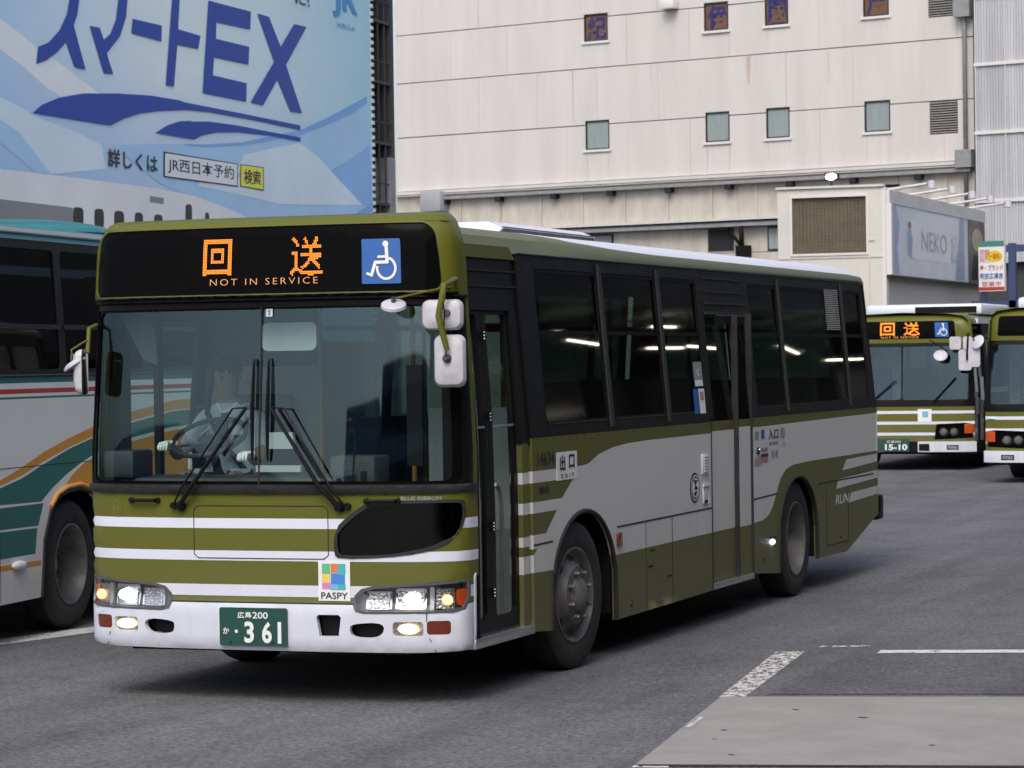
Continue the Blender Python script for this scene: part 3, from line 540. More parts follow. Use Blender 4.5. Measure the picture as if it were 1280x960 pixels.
vt = MB().box(-2.42, -.42, .10, .13, 4.70, 6.18, 'mesh_back').build('mesh_vent', ks)
mb = MB(); 
for k in range(32):
    z = 4.72+k*.046; pts = [(-2.42+i*.05, .05+.012*(i % 2), z+(.012 if i % 2 else -.012)) for i in range(41)]
    for a, b in zip(pts, pts[1:]): mb.add([(a[0], a[1], a[2]-.007), (b[0], b[1], b[2]-.007), (b[0], b[1], b[2]+.007), (a[0], a[1], a[2]+.007)], [(0, 1, 2, 3)], 'mesh_wire')
mb.build('mesh', vt)
mb = MB()
for a in ((-2.48, -2.42, 4.64, 6.24), (-.42, -.36, 4.64, 6.24), (-2.42, -.42, 4.64, 4.70), (-2.42, -.42, 6.18, 6.24)): mb.box(a[0], a[1], -.03, .05, a[2], a[3], 'sill_light')
mb.build('frame', vt)
MB().box(-2.8, 0, -.02, .01, 4.56, 4.60, 'kiosk_wall').box(-.36, -.33, -.015, .01, 0, 4.56, 'kiosk_wall').box(-.36, -.2, -.03, .01, 5.0, 5.04, 'kiosk_wall').build('trim', ks)
MB().box(.0, .10, .0, .3, 3.0, 6.40, 'sill_light').build('corner_post', ks)
# advert panel on its side
mat('ad_grey', (0.660, 0.700, 0.760), .4, var=.10, vscale=.5); mat('ad_blue', (.34, .40, .56), .4, var=.1); mat('ad_dark', (.10, .095, .09), .4, var=.4, vscale=.8); mat('ad_tan', (.42, .33, .20), .4, var=.3, vscale=1.5); mat('ad_ink', (.38, .41, .46), .4); mat('ad_pale', (0.740, 0.760, 0.780), .4, var=.05)
ad = empty('advertising_board', (kx, ky, 0)); tag(ad, 'faded grey-blue advertising board on the side wall of the cream kiosk', 'advertising board')
AM = lambda u, v: (.18, u, v)
MB().box(.02, .18, .25, 13.0, 4.10, 5.98, 'ad_grey').build('panel', ad)
MB().box(.02, .2, .05, 13.15, 5.98, 6.33, 'pale_metal').box(.02, .24, .05, .25, 4.10, 5.98, 'sill_light').box(.02, .22, .05, 13.15, 4.04, 4.10, 'frame_grey').build('frame', ad)
flat('printed_shape', [[(.3, 4.15), (1.2, 4.15), (1.0, 4.8), (1.3, 5.5), (.9, 5.95), (.3, 5.95)]], AM, 'ad_blue', ad, .004)
flat('printed_shape', [[(2.2, 4.9), (3.0, 4.6), (9.0, 4.6), (10, 5.2), (9, 5.9), (4, 5.92), (2.6, 5.6)]], AM, 'ad_pale', ad, .004)
flat('printed_shape', [[(2.3, 4.7), (2.7, 4.6), (2.9, 5.1), (2.6, 5.45), (2.2, 5.3)]], AM, 'ad_blue', ad, .008); flat('printed_shape', [circ(2.5, 5.5, .22, 12, .1)], AM, 'tan', ad, .008)
flat('printed_shape', [[(8.6, 4.15), (9.9, 4.15), (9.9, 5.95), (9.3, 5.95), (9.0, 5.0)]], AM, 'ad_blue', ad, .008)
write('lettering', 'NEKO', (4.0, 7.4, 4.85, 5.40), AM, 'ad_ink', ad, .012); write('lettering', 'はっこい', (8.0, 8.9, 4.6, 5.5), AM, 'ad_ink', ad, .012)
MB().box(.19, .21, 10.5, 13.0, 4.1, 5.97, 'ad_dark').build('dark_panel', ad); flat('printed_shape', [circ(11.75, 5.4, .85, 16, .35)], lambda u, v: (.212, u, v), 'ad_tan', ad, .004); flat('printed_shape', [[(10.8, 4.2), (12.8, 4.2), (12.6, 4.9), (11.2, 4.95)]], lambda u, v: (.212, u, v), 'black', ad, .004)
nm = ['nearest', 'second', 'middle', 'fourth', 'farthest']
for k in range(5):
    y = ky+.9+k*2.75; s = empty('spotlight', (kx-.9, y, 6.30)); tag(s, f'{nm[k]} white spotlight on a long arm above the kiosk advertising board', 'spotlight', 'spotlights over the kiosk advertising board')
    MB().tube([(0, 0, .02), (1.0, .1, .10), (1.95, .2, .22)], .04, 'mirror_white').build('arm', s)
    h = MB(); h.lathe([(.0, .0), (.10, .01), (.12, .22), (.0, .23)], (1.98, .2, .30), (.1, 0, -1), 'mirror_white', 14); h.build('lamp_head', s)
    MB().box(1.88, 2.08, .15, .26, .18, .24, 'frame_grey').build('bracket', s)
fl = empty('floodlight', (kx-1.47, ky+.5, 6.48)); tag(fl, 'lit floodlight glowing on top of the cream kiosk', 'floodlight')
MB().box(-.03, .03, -.03, .03, 0, .2, 'frame_grey').build('bracket', fl); MB().box(-.2, .2, -.02, .14, .16, .38, 'frame_grey', .03).build('housing', fl); MB().sphere((0, -.03, .27), .15, 'flood', (1, .25, .55)).build('lamp', fl)
MB().box(-.2, .4, -.1, .1, 0, .08, 'matt_black').build('roof_unit', ks).location = (-.2, 1.2, 6.45)
# ---------------------------------------------------------------- coloured shop sign on a blue pole
mat('sign_green', (.05, .22, .17), .5); mat('sign_red', (.45, .04, .05), .5); mat('sign_blue', (.05, .10, .32), .5); mat('pole_blue', (.03, .05, .13), .5)
sx_, sy_ = -8.56, 66.
sg = empty('shop_sign', (sx_, sy_, 0), math.radians(-14)); tag(sg, 'red, yellow and white shop sign hanging beside the dark blue pole', 'sign')
MB().box(0, .80, 0, .12, 3.78, 5.22, 'print_white').build('panel', sg)
SGM = lambda u, v: (u, 0, v)
flat('printed_band', [[(0, 5.06), (.8, 5.06), (.8, 5.22), (0, 5.22)]], SGM, 'sign_green', sg, .004); flat('printed_band', [circ(.5, 4.78, .25, 14, .17)], SGM, 'yellow', sg, .004); flat('printed_band', [[(0, 4.1), (.8, 4.1), (.8, 4.32), (0, 4.32)]], SGM, 'ad_pale', sg, .004); flat('printed_band', [[(0, 3.80), (.8, 3.80), (.8, 3.90), (0, 3.90)]], SGM, 'sign_red', sg, .004)
write('lettering', '買取専門', (.04, .34, 4.6, 5.0), SGM, 'sign_red', sg, .01); write('lettering', '一番高い', (.35, .74, 4.70, 4.86), SGM, 'sign_red', sg, .012); write('lettering', '金・ブランド', (.04, .76, 4.38, 4.54), SGM, 'sign_red', sg, .01, .02); write('lettering', '駅前広場店', (.04, .76, 4.12, 4.30), SGM, 'sign_blue', sg, .01, .02); write('lettering', '営業中', (.1, .7, 3.92, 4.06), SGM, 'sign_red', sg, .01)
MB().box(.1, .2, .04, .1, 3.3, 3.78, 'pole_blue').build('bracket', sg)
pl = empty('blue_pole', (sx_+.98, sy_, 0)); tag(pl, 'dark blue steel pole with a crossbar right of the shop sign', 'pole'); MB().box(-.1, .1, -.1, .1, 0, 5.15, 'pole_blue').build('post', pl); MB().box(-.3, 3.0, -.08, .08, 4.9, 5.1, 'pole_blue').build('crossbar', pl); MB().box(-1.2, 3, -.1, .1, 3.3, 3.5, 'pole_blue').build('lower_crossbar', pl)
# ---------------------------------------------------------------- unseen station hall, added to darken the bus side and streak its glass
mat('hall_wall', (.07, .068, .066), .7, var=.2, vscale=.4); mat('hall_glass', (.03, .035, .04), .15); mat('tube_lamp', (1, 1, 1), .3, emit=(1, .9, .72), estr=9)
hall = empty('unseen_station_hall', (12.0, 30, 0)); tag(hall, 'unseen dark station building added at the right to shade the bus side', 'station building')
MB().box(0, 14, -60, 70, 4.9, 10.5, 'hall_wall').build('wall', hall); MB().box(-.8, 14, -60, 70, 4.7, 4.9, 'hall_wall').build('canopy', hall); MB().box(4, 14, -60, 70, 0, 4.7, 'hall_glass').build('shop_front', hall)
for k in range(14): MB().box(1.1, 1.6, -58+k*9.5, -57.5+k*9.5, 0, 4.7, 'hall_wall').build('column', hall)
for y, y2, z, z2 in ((33.6, 35.4, 4.19, 4.10), (38.3, 40.7, 4.03, 4.03), (41.1, 43.5, 4.07, 4.02), (48.4, 50.0, 4.08, 3.88), (52.7, 56.4, 3.71, 3.72), (33.0, 33.2, 4.34, 4.34), (38.9, 40.5, 4.47, 4.47)): MB().tube([(0, y-30, z), (0, y2-30, z2)], .020, 'tube_lamp').build('tube_lamp', hall)

# ---------------------------------------------------------------- unseen city blocks added behind the camera to shape the windscreen reflections
mat('block_wall', (.38, .375, .37), .8, var=.15, vscale=.3); mat('block_wall2', (.50, .50, .51), .8, var=.15, vscale=.3)
for k, (x, w_, h_) in enumerate(((-180, 118, 14), (-61, 15, 12.5), (-45, 16, 11), (-28, 12, 14), (-15, 52, 15.2), (42, 40, 12))):
    ob = empty('unseen_office_block', (x, -92, 0)); tag(ob, ('very wide', 'narrow low', 'lowest', 'narrow tall', 'broad tall', 'end')[k]+' unseen office block added to shape the windscreen reflections', 'office block', 'unseen office blocks added behind the camera')
    MB().box(0, w_, -14, 0, 0, h_, ('block_wall', 'block_wall2')[k % 2]).build('wall', ob); m_ = MB()
    for j in range(int(h_/3.6)): m_.box(.6, w_-.6, -.02, .06, 1.4+j*3.6, 3.3+j*3.6, 'hall_glass')
    m_.build('window_band', ob)
# ================================================================ the near bus
DEP, NE = .30, 2.8
_q = np.linspace(0, 1, 600)**.5; _X = 1.245*_q; _Y = DEP*(1-(1-_q**NE)**(1/NE)); _S = np.concatenate([[0], np.cumsum(np.hypot(np.diff(_X), np.diff(_Y)))])
_X = np.append(_X, 1.245); _Y = np.append(_Y, DEP+.30); _S = np.append(_S, _S[-1]+.30)
def SX(x): return math.copysign(float(np.interp(abs(x), _X[:600], _S[:600])), x)
def SY(y, sg=1): return sg*float(np.interp(y+.09, _Y, _S))      # y in bus metres (0 = corner plane of the fit)
SEND = SY(.30)
_dv = [(.26, .09), (.30, .03), (.35, .0), (.58, .0), (.61, .018), (1.25, .018), (1.28, .0), (2.37, .085), (2.40, .085), (2.42, .0), (2.78, .03), (2.84, .055), (2.88, .11), (2.90, .20)]
def FM(s, v):
    a = abs(s); X0 = float(np.interp(a, _S, _X)); Y0 = float(np.interp(a, _S, _Y))
    W = 1.245 if v < 1.5 else 1.245-.055*(v-1.5)/1.18
    if v > 2.68: W -= .14*(1-math.sqrt(max(0, 1-((min(v, 2.9)-2.68)/.235)**2)))
    if v < .36: W -= .25*(.36-v)
    dy = float(np.interp(v, [p[0] for p in _dv], [p[1] for p in _dv]))*max(0, 1-Y0/.39)
    return (math.copysign(X0*W/1.245, s), Y0-.09+dy, v)
def LEAN(z): return 0. if z < 1.5 else .099*(z-1.5)/1.18
def SM(y, z): return (1.245-LEAN(z), y, z)            # nearside (camera side)
def OM(u, z): return (-1.245+LEAN(z), -u, z)          # offside, u = -y
bus = empty('city_bus', (0, 0, 0)); tag(bus, 'nearest olive green and white city bus with lit headlights turning toward the viewer', 'bus', 'olive green and white city buses')
def rect(a, b, c, d): return [(a, c), (b, c), (b, d), (a, d)]
# ---- front: bumper, body panel, windscreen surround, destination box
def mir(p): return [(-a, b) for a, b in p][::-1]
cl = [(SX(.588), .600), (SX(.60), .648), (SX(.64), .688), (SX(.72), .708), (SX(1.0), .722), (SY(.155), .742), (SY(.165), .70), (SY(.16), .62), (SY(.12), .565), (SX(1.1), .548), (SX(.66), .543), (SX(.61), .556)]
fog = rrect(SX(.835), SX(1.015), .413, .497, .02); mark = rrect(SX(1.035), SX(1.165), .422, .503, .02)
hole = [(SX(.59), .403), (SX(.77), .403), (SX(.795), .495), (SX(.585), .485), (SX(.572), .45)]
grille = [(SX(.485), .90), (SX(.49), 1.03), (SX(.60), 1.13), (SX(.70), 1.185), (SX(.80), 1.197), (SY(.085), 1.205), (SY(.115), 1.19), (SY(.12), 1.12), (SY(.09), 1.02), (SX(1.12), .945), (SX(.98), .905), (SX(.80), .88), (SX(.52), .872)]
def chaikin(p, n=2):
    for _ in range(n): p = [q for a, b in zip(p, p[1:]+p[:1]) for q in ((.75*a[0]+.25*b[0], .75*a[1]+.25*b[1]), (.25*a[0]+.75*b[0], .25*a[1]+.75*b[1]))]
    return p
grille = chaikin(grille, 1); hole = chaikin(hole, 2)
tow = [(SX(.385), .409), (SX(.505), .409), (SX(.52), .52), (SX(.505), .535), (SX(.375), .535), (SX(.365), .52)]
zs = [.27, .30, .33, .36, .40, .46, .52, .57, .60]
SS = sorted(set([round(x, 3) for x in list(np.arange(-1.1, 1.11, .1))+[i*.025+1.12 for i in range(18)]+[-(i*.025+1.12) for i in range(18)]])); SS = [s for s in SS if abs(s) < SEND-.005]
patch('bumper', [(-SEND, .33), (-SX(1.0), .315), (SX(1.0), .315), (SY(.215), .325), (SY(.215), .598), (-SEND, .598)], [cl, mir(cl), fog, mir(fog), mark, mir(mark), hole, mir(hole), tow], [], .12, FM, ['white'], bus, thick=.035, xs=SS, zs=zs)
Z = [.598, .637, .705, .848, .907, 1.04, 1.10, 1.262]
reg = [(rect(-2, 2, .637, .705), 1), (rect(-2, 2, .848, .907), 1), (rect(-2, 2, 1.04, 1.10), 1)]
reg = [(rect(-SEND-.001, SEND+.001, a, b), 1) for a, b in ((.637, .705), (.848, .907), (1.04, 1.10))]
patch('front_panel', [(-SEND, .602), (SY(.215), .602), (SY(.215), .75), (SEND, .752), (SEND, 1.262), (-SEND, 1.262)], [cl, mir(cl), grille], reg, .12, FM, ['green', 'white'], bus, thick=.03, xs=SS, zs=[.61, .66, .73, .8, .87, .95, 1.02, 1.07, 1.15, 1.22, 1.25])
patch('corner_strip', [(SY(.222), .33), (SY(.245), .33), (SY(.245), .77), (SY(.222), .75)], [], [], .1, FM, ['white'], bus, thick=.03, off=.006)
wso = [(-SEND, 1.267), (SEND, 1.267), (SEND, 2.395), (-SEND, 2.395)]
ws0 = rrect(-SY(.10), SY(.12), 1.305, 2.355, .05); ws1 = [(-SY(.10), 1.305), (-.003, 1.305), (-.003, 2.355), (-SY(.10), 2.355)]; ws2 = [(.003, 1.305), (SY(.12), 1.305), (SY(.12), 2.355), (.003, 2.355)]
patch('windscreen_frame', wso, [ws0], [(rect(-SEND-.001, -SY(.21), 1.26, 2.4), 1), (rect(SY(.235), SEND+.001, 1.26, 2.4), 1), (rect(SY(.19), SEND+.001, 1.31, 1.33), 1)][:2], .12, FM, ['black', 'green'], bus, thick=.03, xs=SS)
patch('windscreen_pane', ws1, [], [], .12, FM, ['windshield_glass'], bus, thick=.0, off=-.012)
patch('windscreen_pane', ws2, [], [], .12, FM, ['windshield_glass'], bus, thick=.0, off=-.012)
# black ceramic band round the glass
def band(name, w_, p, q):
    o_ = rrect(p, q, 1.30, 2.36, .05); i_ = rrect(p+w_[0], q-w_[1], 1.30+w_[2], 2.36-w_[3], .04)
    patch(name, o_, [i_], [], .12, FM, ['gloss_black'], bus, thick=.004, off=-.006)
band('glass_border', (.055, .075, .022, .016), -SY(.10), SY(.12)); MB().tube([tuple(Vector(FM(0, v))+Vector((0, .006, 0))) for v in np.linspace(1.30, 2.36, 12)], .006, 'rubber', 6).build('glass_joint', bus)
patch('windscreen_sill', [(-SEND, 1.255), (SEND-.01, 1.255), (SEND-.01, 1.30), (-SEND, 1.30)], [], [], .12, FM, ['rubber'], bus, thick=.02, off=.016, xs=SS, zs=[1.265, 1.278, 1.29])
dsn = rrect(-SX(1.20), SX(1.155), 2.435, 2.835, .07, 8); dsn = [(s+(.03*(1-(v-2.43)/.4) if s > 0 else 0), v) for s, v in dsn]
top = [2.42, 2.5, 2.6, 2.68, 2.72, 2.76, 2.80, 2.82, 2.84, 2.855, 2.87, 2.88, 2.89, 2.895]
patch('destination_box', [(-SEND, 2.398), (SEND, 2.398), (SEND, 2.845), (-SEND, 2.845)], [dsn], [(rect(-SY(.22), SY(.15), 2.39, 2.428), 1)], .12, FM, ['green', 'black'], bus, thick=.03, xs=SS, zs=top[:7])
LS = sorted(set(list(np.linspace(-1.1, 1.1, 23))+list(np.linspace(1.1, SEND, 22))+list(-np.linspace(1.1, SEND, 22)))); LZ = list(np.linspace(2.845, 2.90, 9)); _m = MB(); _m.add([FM(s_, v_) for v_ in LZ for s_ in LS], [(j*len(LS)+i, j*len(LS)+i+1, (j+1)*len(LS)+i+1, (j+1)*len(LS)+i) for j in range(len(LZ)-1) for i in range(len(LS)-1)], 'green', True); _m.build('cap_lip', bus)
patch('destination_glass', dsn, [], [], .12, FM, ['gloss_black'], bus, thick=.004, off=-.01, xs=SS, zs=top[1:9])
patch('destination_display', rrect(SX(-.47), SX(.60), 2.475, 2.785, .01), [], [], .12, FM, ['gloss_black'], bus, thick=.003, off=-.0075, zs=top[1:9])
patch('rain_gutter', [(-SEND+.1, 2.39), (SEND-.05, 2.39), (SEND-.05, 2.41), (-SEND+.1, 2.41)], [], [], .12, FM, ['black'], bus, thick=.02, off=.012, xs=SS)
FMd = lambda u, v: FM(u, v)
dots('led_character', '回', (-.365, -.165, 2.548, 2.765), 22, 24, FMd, 'led', bus, .004, .012, .74)
dots('led_character', '送', (.235, .452, 2.535, 2.765), 22, 24, FMd, 'led', bus, .004, .006, .74)
write('led_line', 'NOT IN SERVICE', (-.31, .42, 2.488, 2.526), FM, 'led_small', bus, .006, -.012, spacing=1.35)
# wheelchair sign
wcx0, wcx1, wz0, wz1 = .705, .950, 2.478, 2.742
patch('wheelchair_sign', rrect(wcx0, wcx1, wz0, wz1, .008, 2), [], [], .06, FM, ['print_blue'], bus, thick=.003, off=.0)
def wc(px, py): return (wcx0+(px-233)/235*(wcx1-wcx0), wz1-(py-182)/255*(wz1-wz0))
wp = [[wc(*p) for p in circ(380, 212, 18, 16)]]
def stroke(pts, wd):
    out = []
    for (a, b), (c, d) in zip(pts, pts[1:]):
        L = math.hypot(c-a, d-b); nx, ny = -(d-b)/L*wd/2, (c-a)/L*wd/2; out.append([wc(a+nx, b+ny), wc(c+nx, d+ny), wc(c-nx, d-ny), wc(a-nx, b-ny)])
    return out
wp += stroke([(384, 225), (388, 322)], 20)+stroke([(330, 285), (386, 283)], 14)+stroke([(396, 315), (312, 316)], 18)+stroke([(318, 310), (292, 390)], 18)+stroke([(300, 392), (262, 376)], 14)
wp += stroke([(382+55*math.cos(math.radians(a)), 350+60*math.sin(math.radians(a))) for a in range(-72, 196, 12)], 15)
flat('wheelchair_mark', wp, FM, 'print_white', bus, .004)
# roof of the cap joins the lip to the body
mb = MB(); lip = [FM(s, 2.90) for s in np.linspace(-SEND, SEND, 31)]; n = len(lip)
bk_ = [(p[0], .32, p[2]+.0) for p in lip]; mb.add([tuple(p) for p in lip]+bk_, [(i, i+1, n+i+1, n+i) for i in range(n-1)], 'green', True); mb.build('cap_roof', bus)
# hatch lines, grab handles, wipers' spindles, emblem
def loop_strip(name, pts, wd, m_, closed=False):
    mb = MB(); D = []
    for p, q in zip(pts, pts[1:]):
        k = max(1, int(math.hypot(q[0]-p[0], q[1]-p[1])/.06)); D += [(p[0]+(q[0]-p[0])*i/k, p[1]+(q[1]-p[1])*i/k) for i in range(k)]
    P = [Vector(FM(*p))+Vector((0, -.0015, 0)) for p in D+[pts[-1]]]
    mb.tube(P, wd, m_, 5); return mb.build(name, bus)
hx = .44
loop_strip('hatch_gap', [(-SX(hx), .90), (-SX(hx), 1.15), (-SX(hx)+.03, 1.175), (SX(hx)-.03, 1.175), (SX(hx), 1.15), (SX(hx), .885), (SX(hx)-.03, .862), (-SX(hx)+.03, .862), (-SX(hx), .885), (-SX(hx), .90)], .0028, 'rubber')
loop_strip('bumper_gap', [(s, .600) for s in np.linspace(-SX(.6), SX(.6), 20)], .005, 'rubber')
for sg in (-1, 1): loop_strip('bumper_gap', [(sg*SX(1.05), .40-.0*sg), (sg*SX(1.09), .32)], .003, 'rubber')
loop_strip('bumper_gap', [(SX(1.035), .548), (SX(1.035), .50)], .003, 'rubber')
for sg in (-1, 1):
    a, b = FM(sg*SX(.685), 1.205), FM(sg*SX(.875), 1.205); P = [Vector(a)+Vector((0, .0, 0)), Vector(a)+Vector((.01*sg, -.035, 0)), Vector(b)+Vector((-.01*sg, -.035, 0)), Vector(b)]
    h = MB().tube(P, [.011, .012, .012, .011], 'black', 8); h.lathe([(.018, 0), (.016, .02), (.0, .022)], a, (0, -1, 0), 'black', 10).lathe([(.018, 0), (.016, .02), (.0, .022)], b, (0, -1, 0), 'black', 10); h.build('grab_handle', bus)
write('model_lettering', 'BLUE RIBBON', (SX(.89), SX(1.12), 1.208, 1.232), FM, 'emblem', bus, .004, .01)
flat('maker_emblem', [circ(-SX(.99), 1.155, .042, 24, .055)], FM, 'emblem_dim', bus, .002); flat('maker_emblem_ring', [circ(-SX(.99), 1.155, .033, 24, .045)], FM, 'green', bus, .003)
write('maker_mark', 'H', (-SX(.99)-.02, -SX(.99)+.02, 1.125, 1.18), FM, 'emblem_dim', bus, .004, .02)
# grille window and bumper openings: dark tubs behind the holes
def tub(name, poly, depth, m_, parent=bus, edge=.012):
    patch(name, poly, [], [], .1, FM, [m_], parent, thick=.004, off=-depth)
g = 'nearside_look_down_window'
tub(g, [(s*1., v) for s, v in grille], .012, 'dark_glass'); tub('window_recess', grille, .16, 'interior_dark')
patch('window_seal', [(s+(.008 if s > .85 else -.010), v+(.008 if v > 1 else -.008)) for s, v in grille], [[(s+(-.010 if s > .85 else .012), v+(-.010 if v > 1 else .010)) for s, v in grille]], [], .1, FM, ['rubber'], bus, thick=.012, off=.006)
patch('inner_shelf', rect(SX(.68), SX(.98), .925, .955), [], [], .1, FM, ['interior_grey'], bus, thick=.004, off=-.10)
tub('tow_recess', tow, .06, 'black')
for f_, nm_ in ((hole, 'air_opening'), (mir(hole), 'air_opening')): tub(nm_, f_, .07, 'black')
# lamp clusters
def cluster(sg):
    root = MB(); P = cl if sg > 0 else mir(cl); S_ = lambda x: sg*SX(x)
    base = patch('headlight', P, [], [], .05, FM, ['bezel'], bus, thick=.004, off=-.055)
    rim_in = [(s*(.985 if abs(s) > .9 else 1.03), v+(-.016 if v > .64 else .013)) for s, v in P]
    patch('bezel_rim', P, [rim_in], [], .08, FM, ['bezel'], base, thick=.05, off=.002)
    def box_at(x0, x1, z0, z1, m_, d0, d1, name, rr_=.012):
        a, b = sorted((S_(x0), S_(x1))); return patch(name, rrect(a, b, z0, z1, rr_, 3), [], [], .05, FM, [m_], base, thick=d0-d1, off=-d1 if False else -d1+0.0) if False else patch(name, rrect(a, b, z0, z1, rr_, 3), [], [], .05, FM, [m_], base, thick=abs(d1-d0), off=-min(d0, d1))
    box_at(.665, .825, .567, .672, 'chrome', .036, .05, 'fog_lamp_rim'); box_at(.68, .81, .577, .662, 'reflector', .03, .04, 'fog_lamp')
    box_at(.845, 1.03, .565, .690, 'chrome', .036, .05, 'main_lamp_rim'); box_at(.86, 1.015, .578, .678, 'reflector', .03, .045, 'main_lamp')
    c_ = FM(S_(.937), .628); q = MB(); q.sphere((c_[0], c_[1]+.02, c_[2]), .043, 'lamp_white', (1.25, .5, .82), 16); q.build('bulb', base)
    box_at(1.05, 1.075, .56, .70, 'alu', .02, .05, 'divider')
    e = SY(.075); a, b = sorted((S_(1.085), sg*(SX(1.19)))); patch('turn_lamp', rrect(a, b, .572, .688, .012, 3), [], [], .04, FM, ['reflector'], base, thick=.01, off=-.028)
    c_ = FM(S_(1.14), .622); q = MB(); q.sphere((c_[0], c_[1]+.012, c_[2]), .030, 'lamp_soft', (1.2, .5, 1.1), 14); q.build('bulb', base)
    a, b = sorted((sg*SX(1.195), sg*SY(.15))); patch('side_lens', rrect(a, b, .590, .685, .025, 3), [], [], .03, FM, ['orange_lens'], base, thick=.02, off=-.008)
    patch('cover_lens', [(s*(.992 if abs(s) > .9 else 1.015), v+(-.010 if v > .64 else .008)) for s, v in P], [], [], .08, FM, ['lens_clear'], base, thick=0, off=-.002)
    f_ = fog if sg > 0 else mir(fog); fl_ = patch('position_lamp', f_, [], [], .05, FM, ['reflector'], bus, thick=.006, off=-.028)
    c_ = FM(sg*SX(.925), .455); q = MB(); q.sphere((c_[0], c_[1]+.012, c_[2]), .036, 'lamp_warm', (1.9, .4, .85), 16); q.build('bulb', fl_); patch('lens', f_, [], [], .05, FM, ['lens_clear'], fl_, thick=0, off=-.004)
    m2 = mark if sg > 0 else mir(mark); patch('marker_reflector', m2, [], [], .05, FM, ['red_lens'], bus, thick=.02, off=-.006)
cluster(1); cluster(-1)
# number plate, sticker
px0, px1 = -.262, .182
pb = MB(); pc = [FM(s, v) for s, v in ((px0, .344), (px1, .344), (px1, .570), (px0, .570))]; yp = min(p[1] for p in pc)-.012
pb.prism(rrect(px0, px1, .344, .570, .012, 3), yp, yp+.008, 'plate_green'); plate = pb.build('number_plate', bus)
PLM = lambda u, v: (u, yp, v)
wpx = lambda a: px0+(a-812)/380*(px1-px0); wpz = lambda b: .570-(b-498)/210*.226
write('lettering', '広島', (wpx(915), wpx(995), wpz(557), wpz(520)), PLM, 'plate_white', plate, .004, .02); write('lettering', '200', (wpx(1000), wpx(1086), wpz(557), wpz(520)), PLM, 'plate_white', plate, .004, .015)
write('lettering', 'か', (wpx(833), wpx(868), wpz(645), wpz(608)), PLM, 'plate_white', plate, .004, .02); flat('lettering', [circ(wpx(908), wpz(629), .0105, 12)], PLM, 'plate_white', plate, .004)
for ch, a, b in (('3', 953, 1007), ('6', 1052, 1107), ('1', 1140, 1160)): write('lettering', ch, (wpx(a), wpx(b), wpz(692), wpz(573)), PLM, 'plate_white', plate, .004, .03)
if True:
    for a in (875, 1115): MB().lathe([(.006, 0), (.005, .004), (0, .005)], (wpx(a), yp, wpz(690)), (0, -1, 0), 'black', 8).build('bolt', plate)
st = patch('fare_card_sticker', rect(.375, .575, .617, .850), [], [], .06, FM, ['print_white'], bus, thick=.003, off=.003)
for nm_, c_ in (('st_teal', (.05, .42, .40)), ('st_blue', (.05, .22, .60)), ('st_red', (.65, .18, .06)), ('st_yellow', (.75, .55, .12)), ('st_pink', (.60, .22, .45)), ('st_green', (.12, .45, .22)), ('st_sky', (.15, .42, .65))): mat(nm_, c_, .5)
def sb(a, b, c, d, m_): flat('printed_square', [rect(.375+a*.2, .375+b*.2, .617+c*.233, .617+d*.233)], FM, m_, st, .005)
for q in ((.12, .38, .68, .94, 'st_green'), (.40, .62, .72, .94, 'st_red'), (.62, .86, .66, .94, 'st_teal'), (.12, .38, .46, .68, 'st_yellow'), (.40, .84, .42, .70, 'st_blue'), (.12, .38, .30, .46, 'st_pink'), (.38, .62, .28, .42, 'st_sky'), (.62, .86, .28, .42, 'st_teal')): sb(*q)
write('lettering', 'PASPY', (.392, .560, .628, .668), FM, 'print_dark', st, .006, .01)
# ---- nearside body
arc = lambda cy, r, zc, a0, a1, n=16, rz=None: [(cy+r*math.cos(math.radians(a0+(a1-a0)*k/n)), zc+(rz or r)*math.sin(math.radians(a0+(a1-a0)*k/n))) for k in range(n+1)]
a_f = [(1.585, .30)]+[(1.60, .67)]+arc(2.235, .63, .55, 168, 12, 16, .475)+[(2.875, .60), (2.88, .25)]
a_r = [(7.12, .245)]+arc(7.75, .62, .55, 176, 4, 16, .46)+[(8.38, .60), (8.38, .275)]
pA = [(1.255, .325)]+a_f+[(5.19, .262), (5.19, 1.53), (1.255, 1.53)]
WH = [[(1.255, .69), (1.61, .684), (3.2, .692), (5.2, .698), (5.2, 1.445), (3.6, 1.443), (3.15, 1.436), (2.85, 1.42), (2.55, 1.385), (2.33, 1.33), (2.2, 1.323), (1.255, 1.323)]]
side_reg = [(WH[0], 1), ([(1.254, 1.13), (2.04, 1.247), (1.254, 1.247)], 0), ([(1.254, 1.13), (1.80, 1.13), (2.05, 1.247), (1.254, 1.247)], 0), ([(1.254, .925), (1.50, .925), (1.74, 1.06), (1.254, 1.06)], 0)]
side_reg = [(WH[0], 1), ([(1.2, 1.13), (1.80, 1.13), (2.03, 1.25), (1.2, 1.25)], 0), ([(1.2, .925), (1.49, .925), (1.70, 1.06), (1.2, 1.06)], 0), ([(1.2, .80), (1.255, .80), (1.33, .838), (1.2, .838)], 0)]
WS = 'white_side'
patch('side_panel', pA, [], side_reg, .16, SM, ['green_side', WS], bus, thick=.03, back='interior_dark')
pB = [(6.355, .30)]+a_r+[(9.44, .265), (10.52, .50), (10.66, .52), (10.66, 1.53), (6.355, 1.53)]
wr = [(6.355, .70), (6.62, .705), (6.80, .735), (6.93, .80), (7.04, .89), (7.19, 1.02), (7.36, 1.085), (7.6, 1.112), (8.1, 1.122), (10.66, 1.122), (10.66, 1.475), (6.355, 1.455)]
rs = [([(9.42, 1.089), (10.66, 1.09), (10.66, 1.02), (9.30, .994)], 1), ([(9.14, .915), (10.66, .937), (10.66, .862), (9.05, .80), (9.08, .869)], 1)]
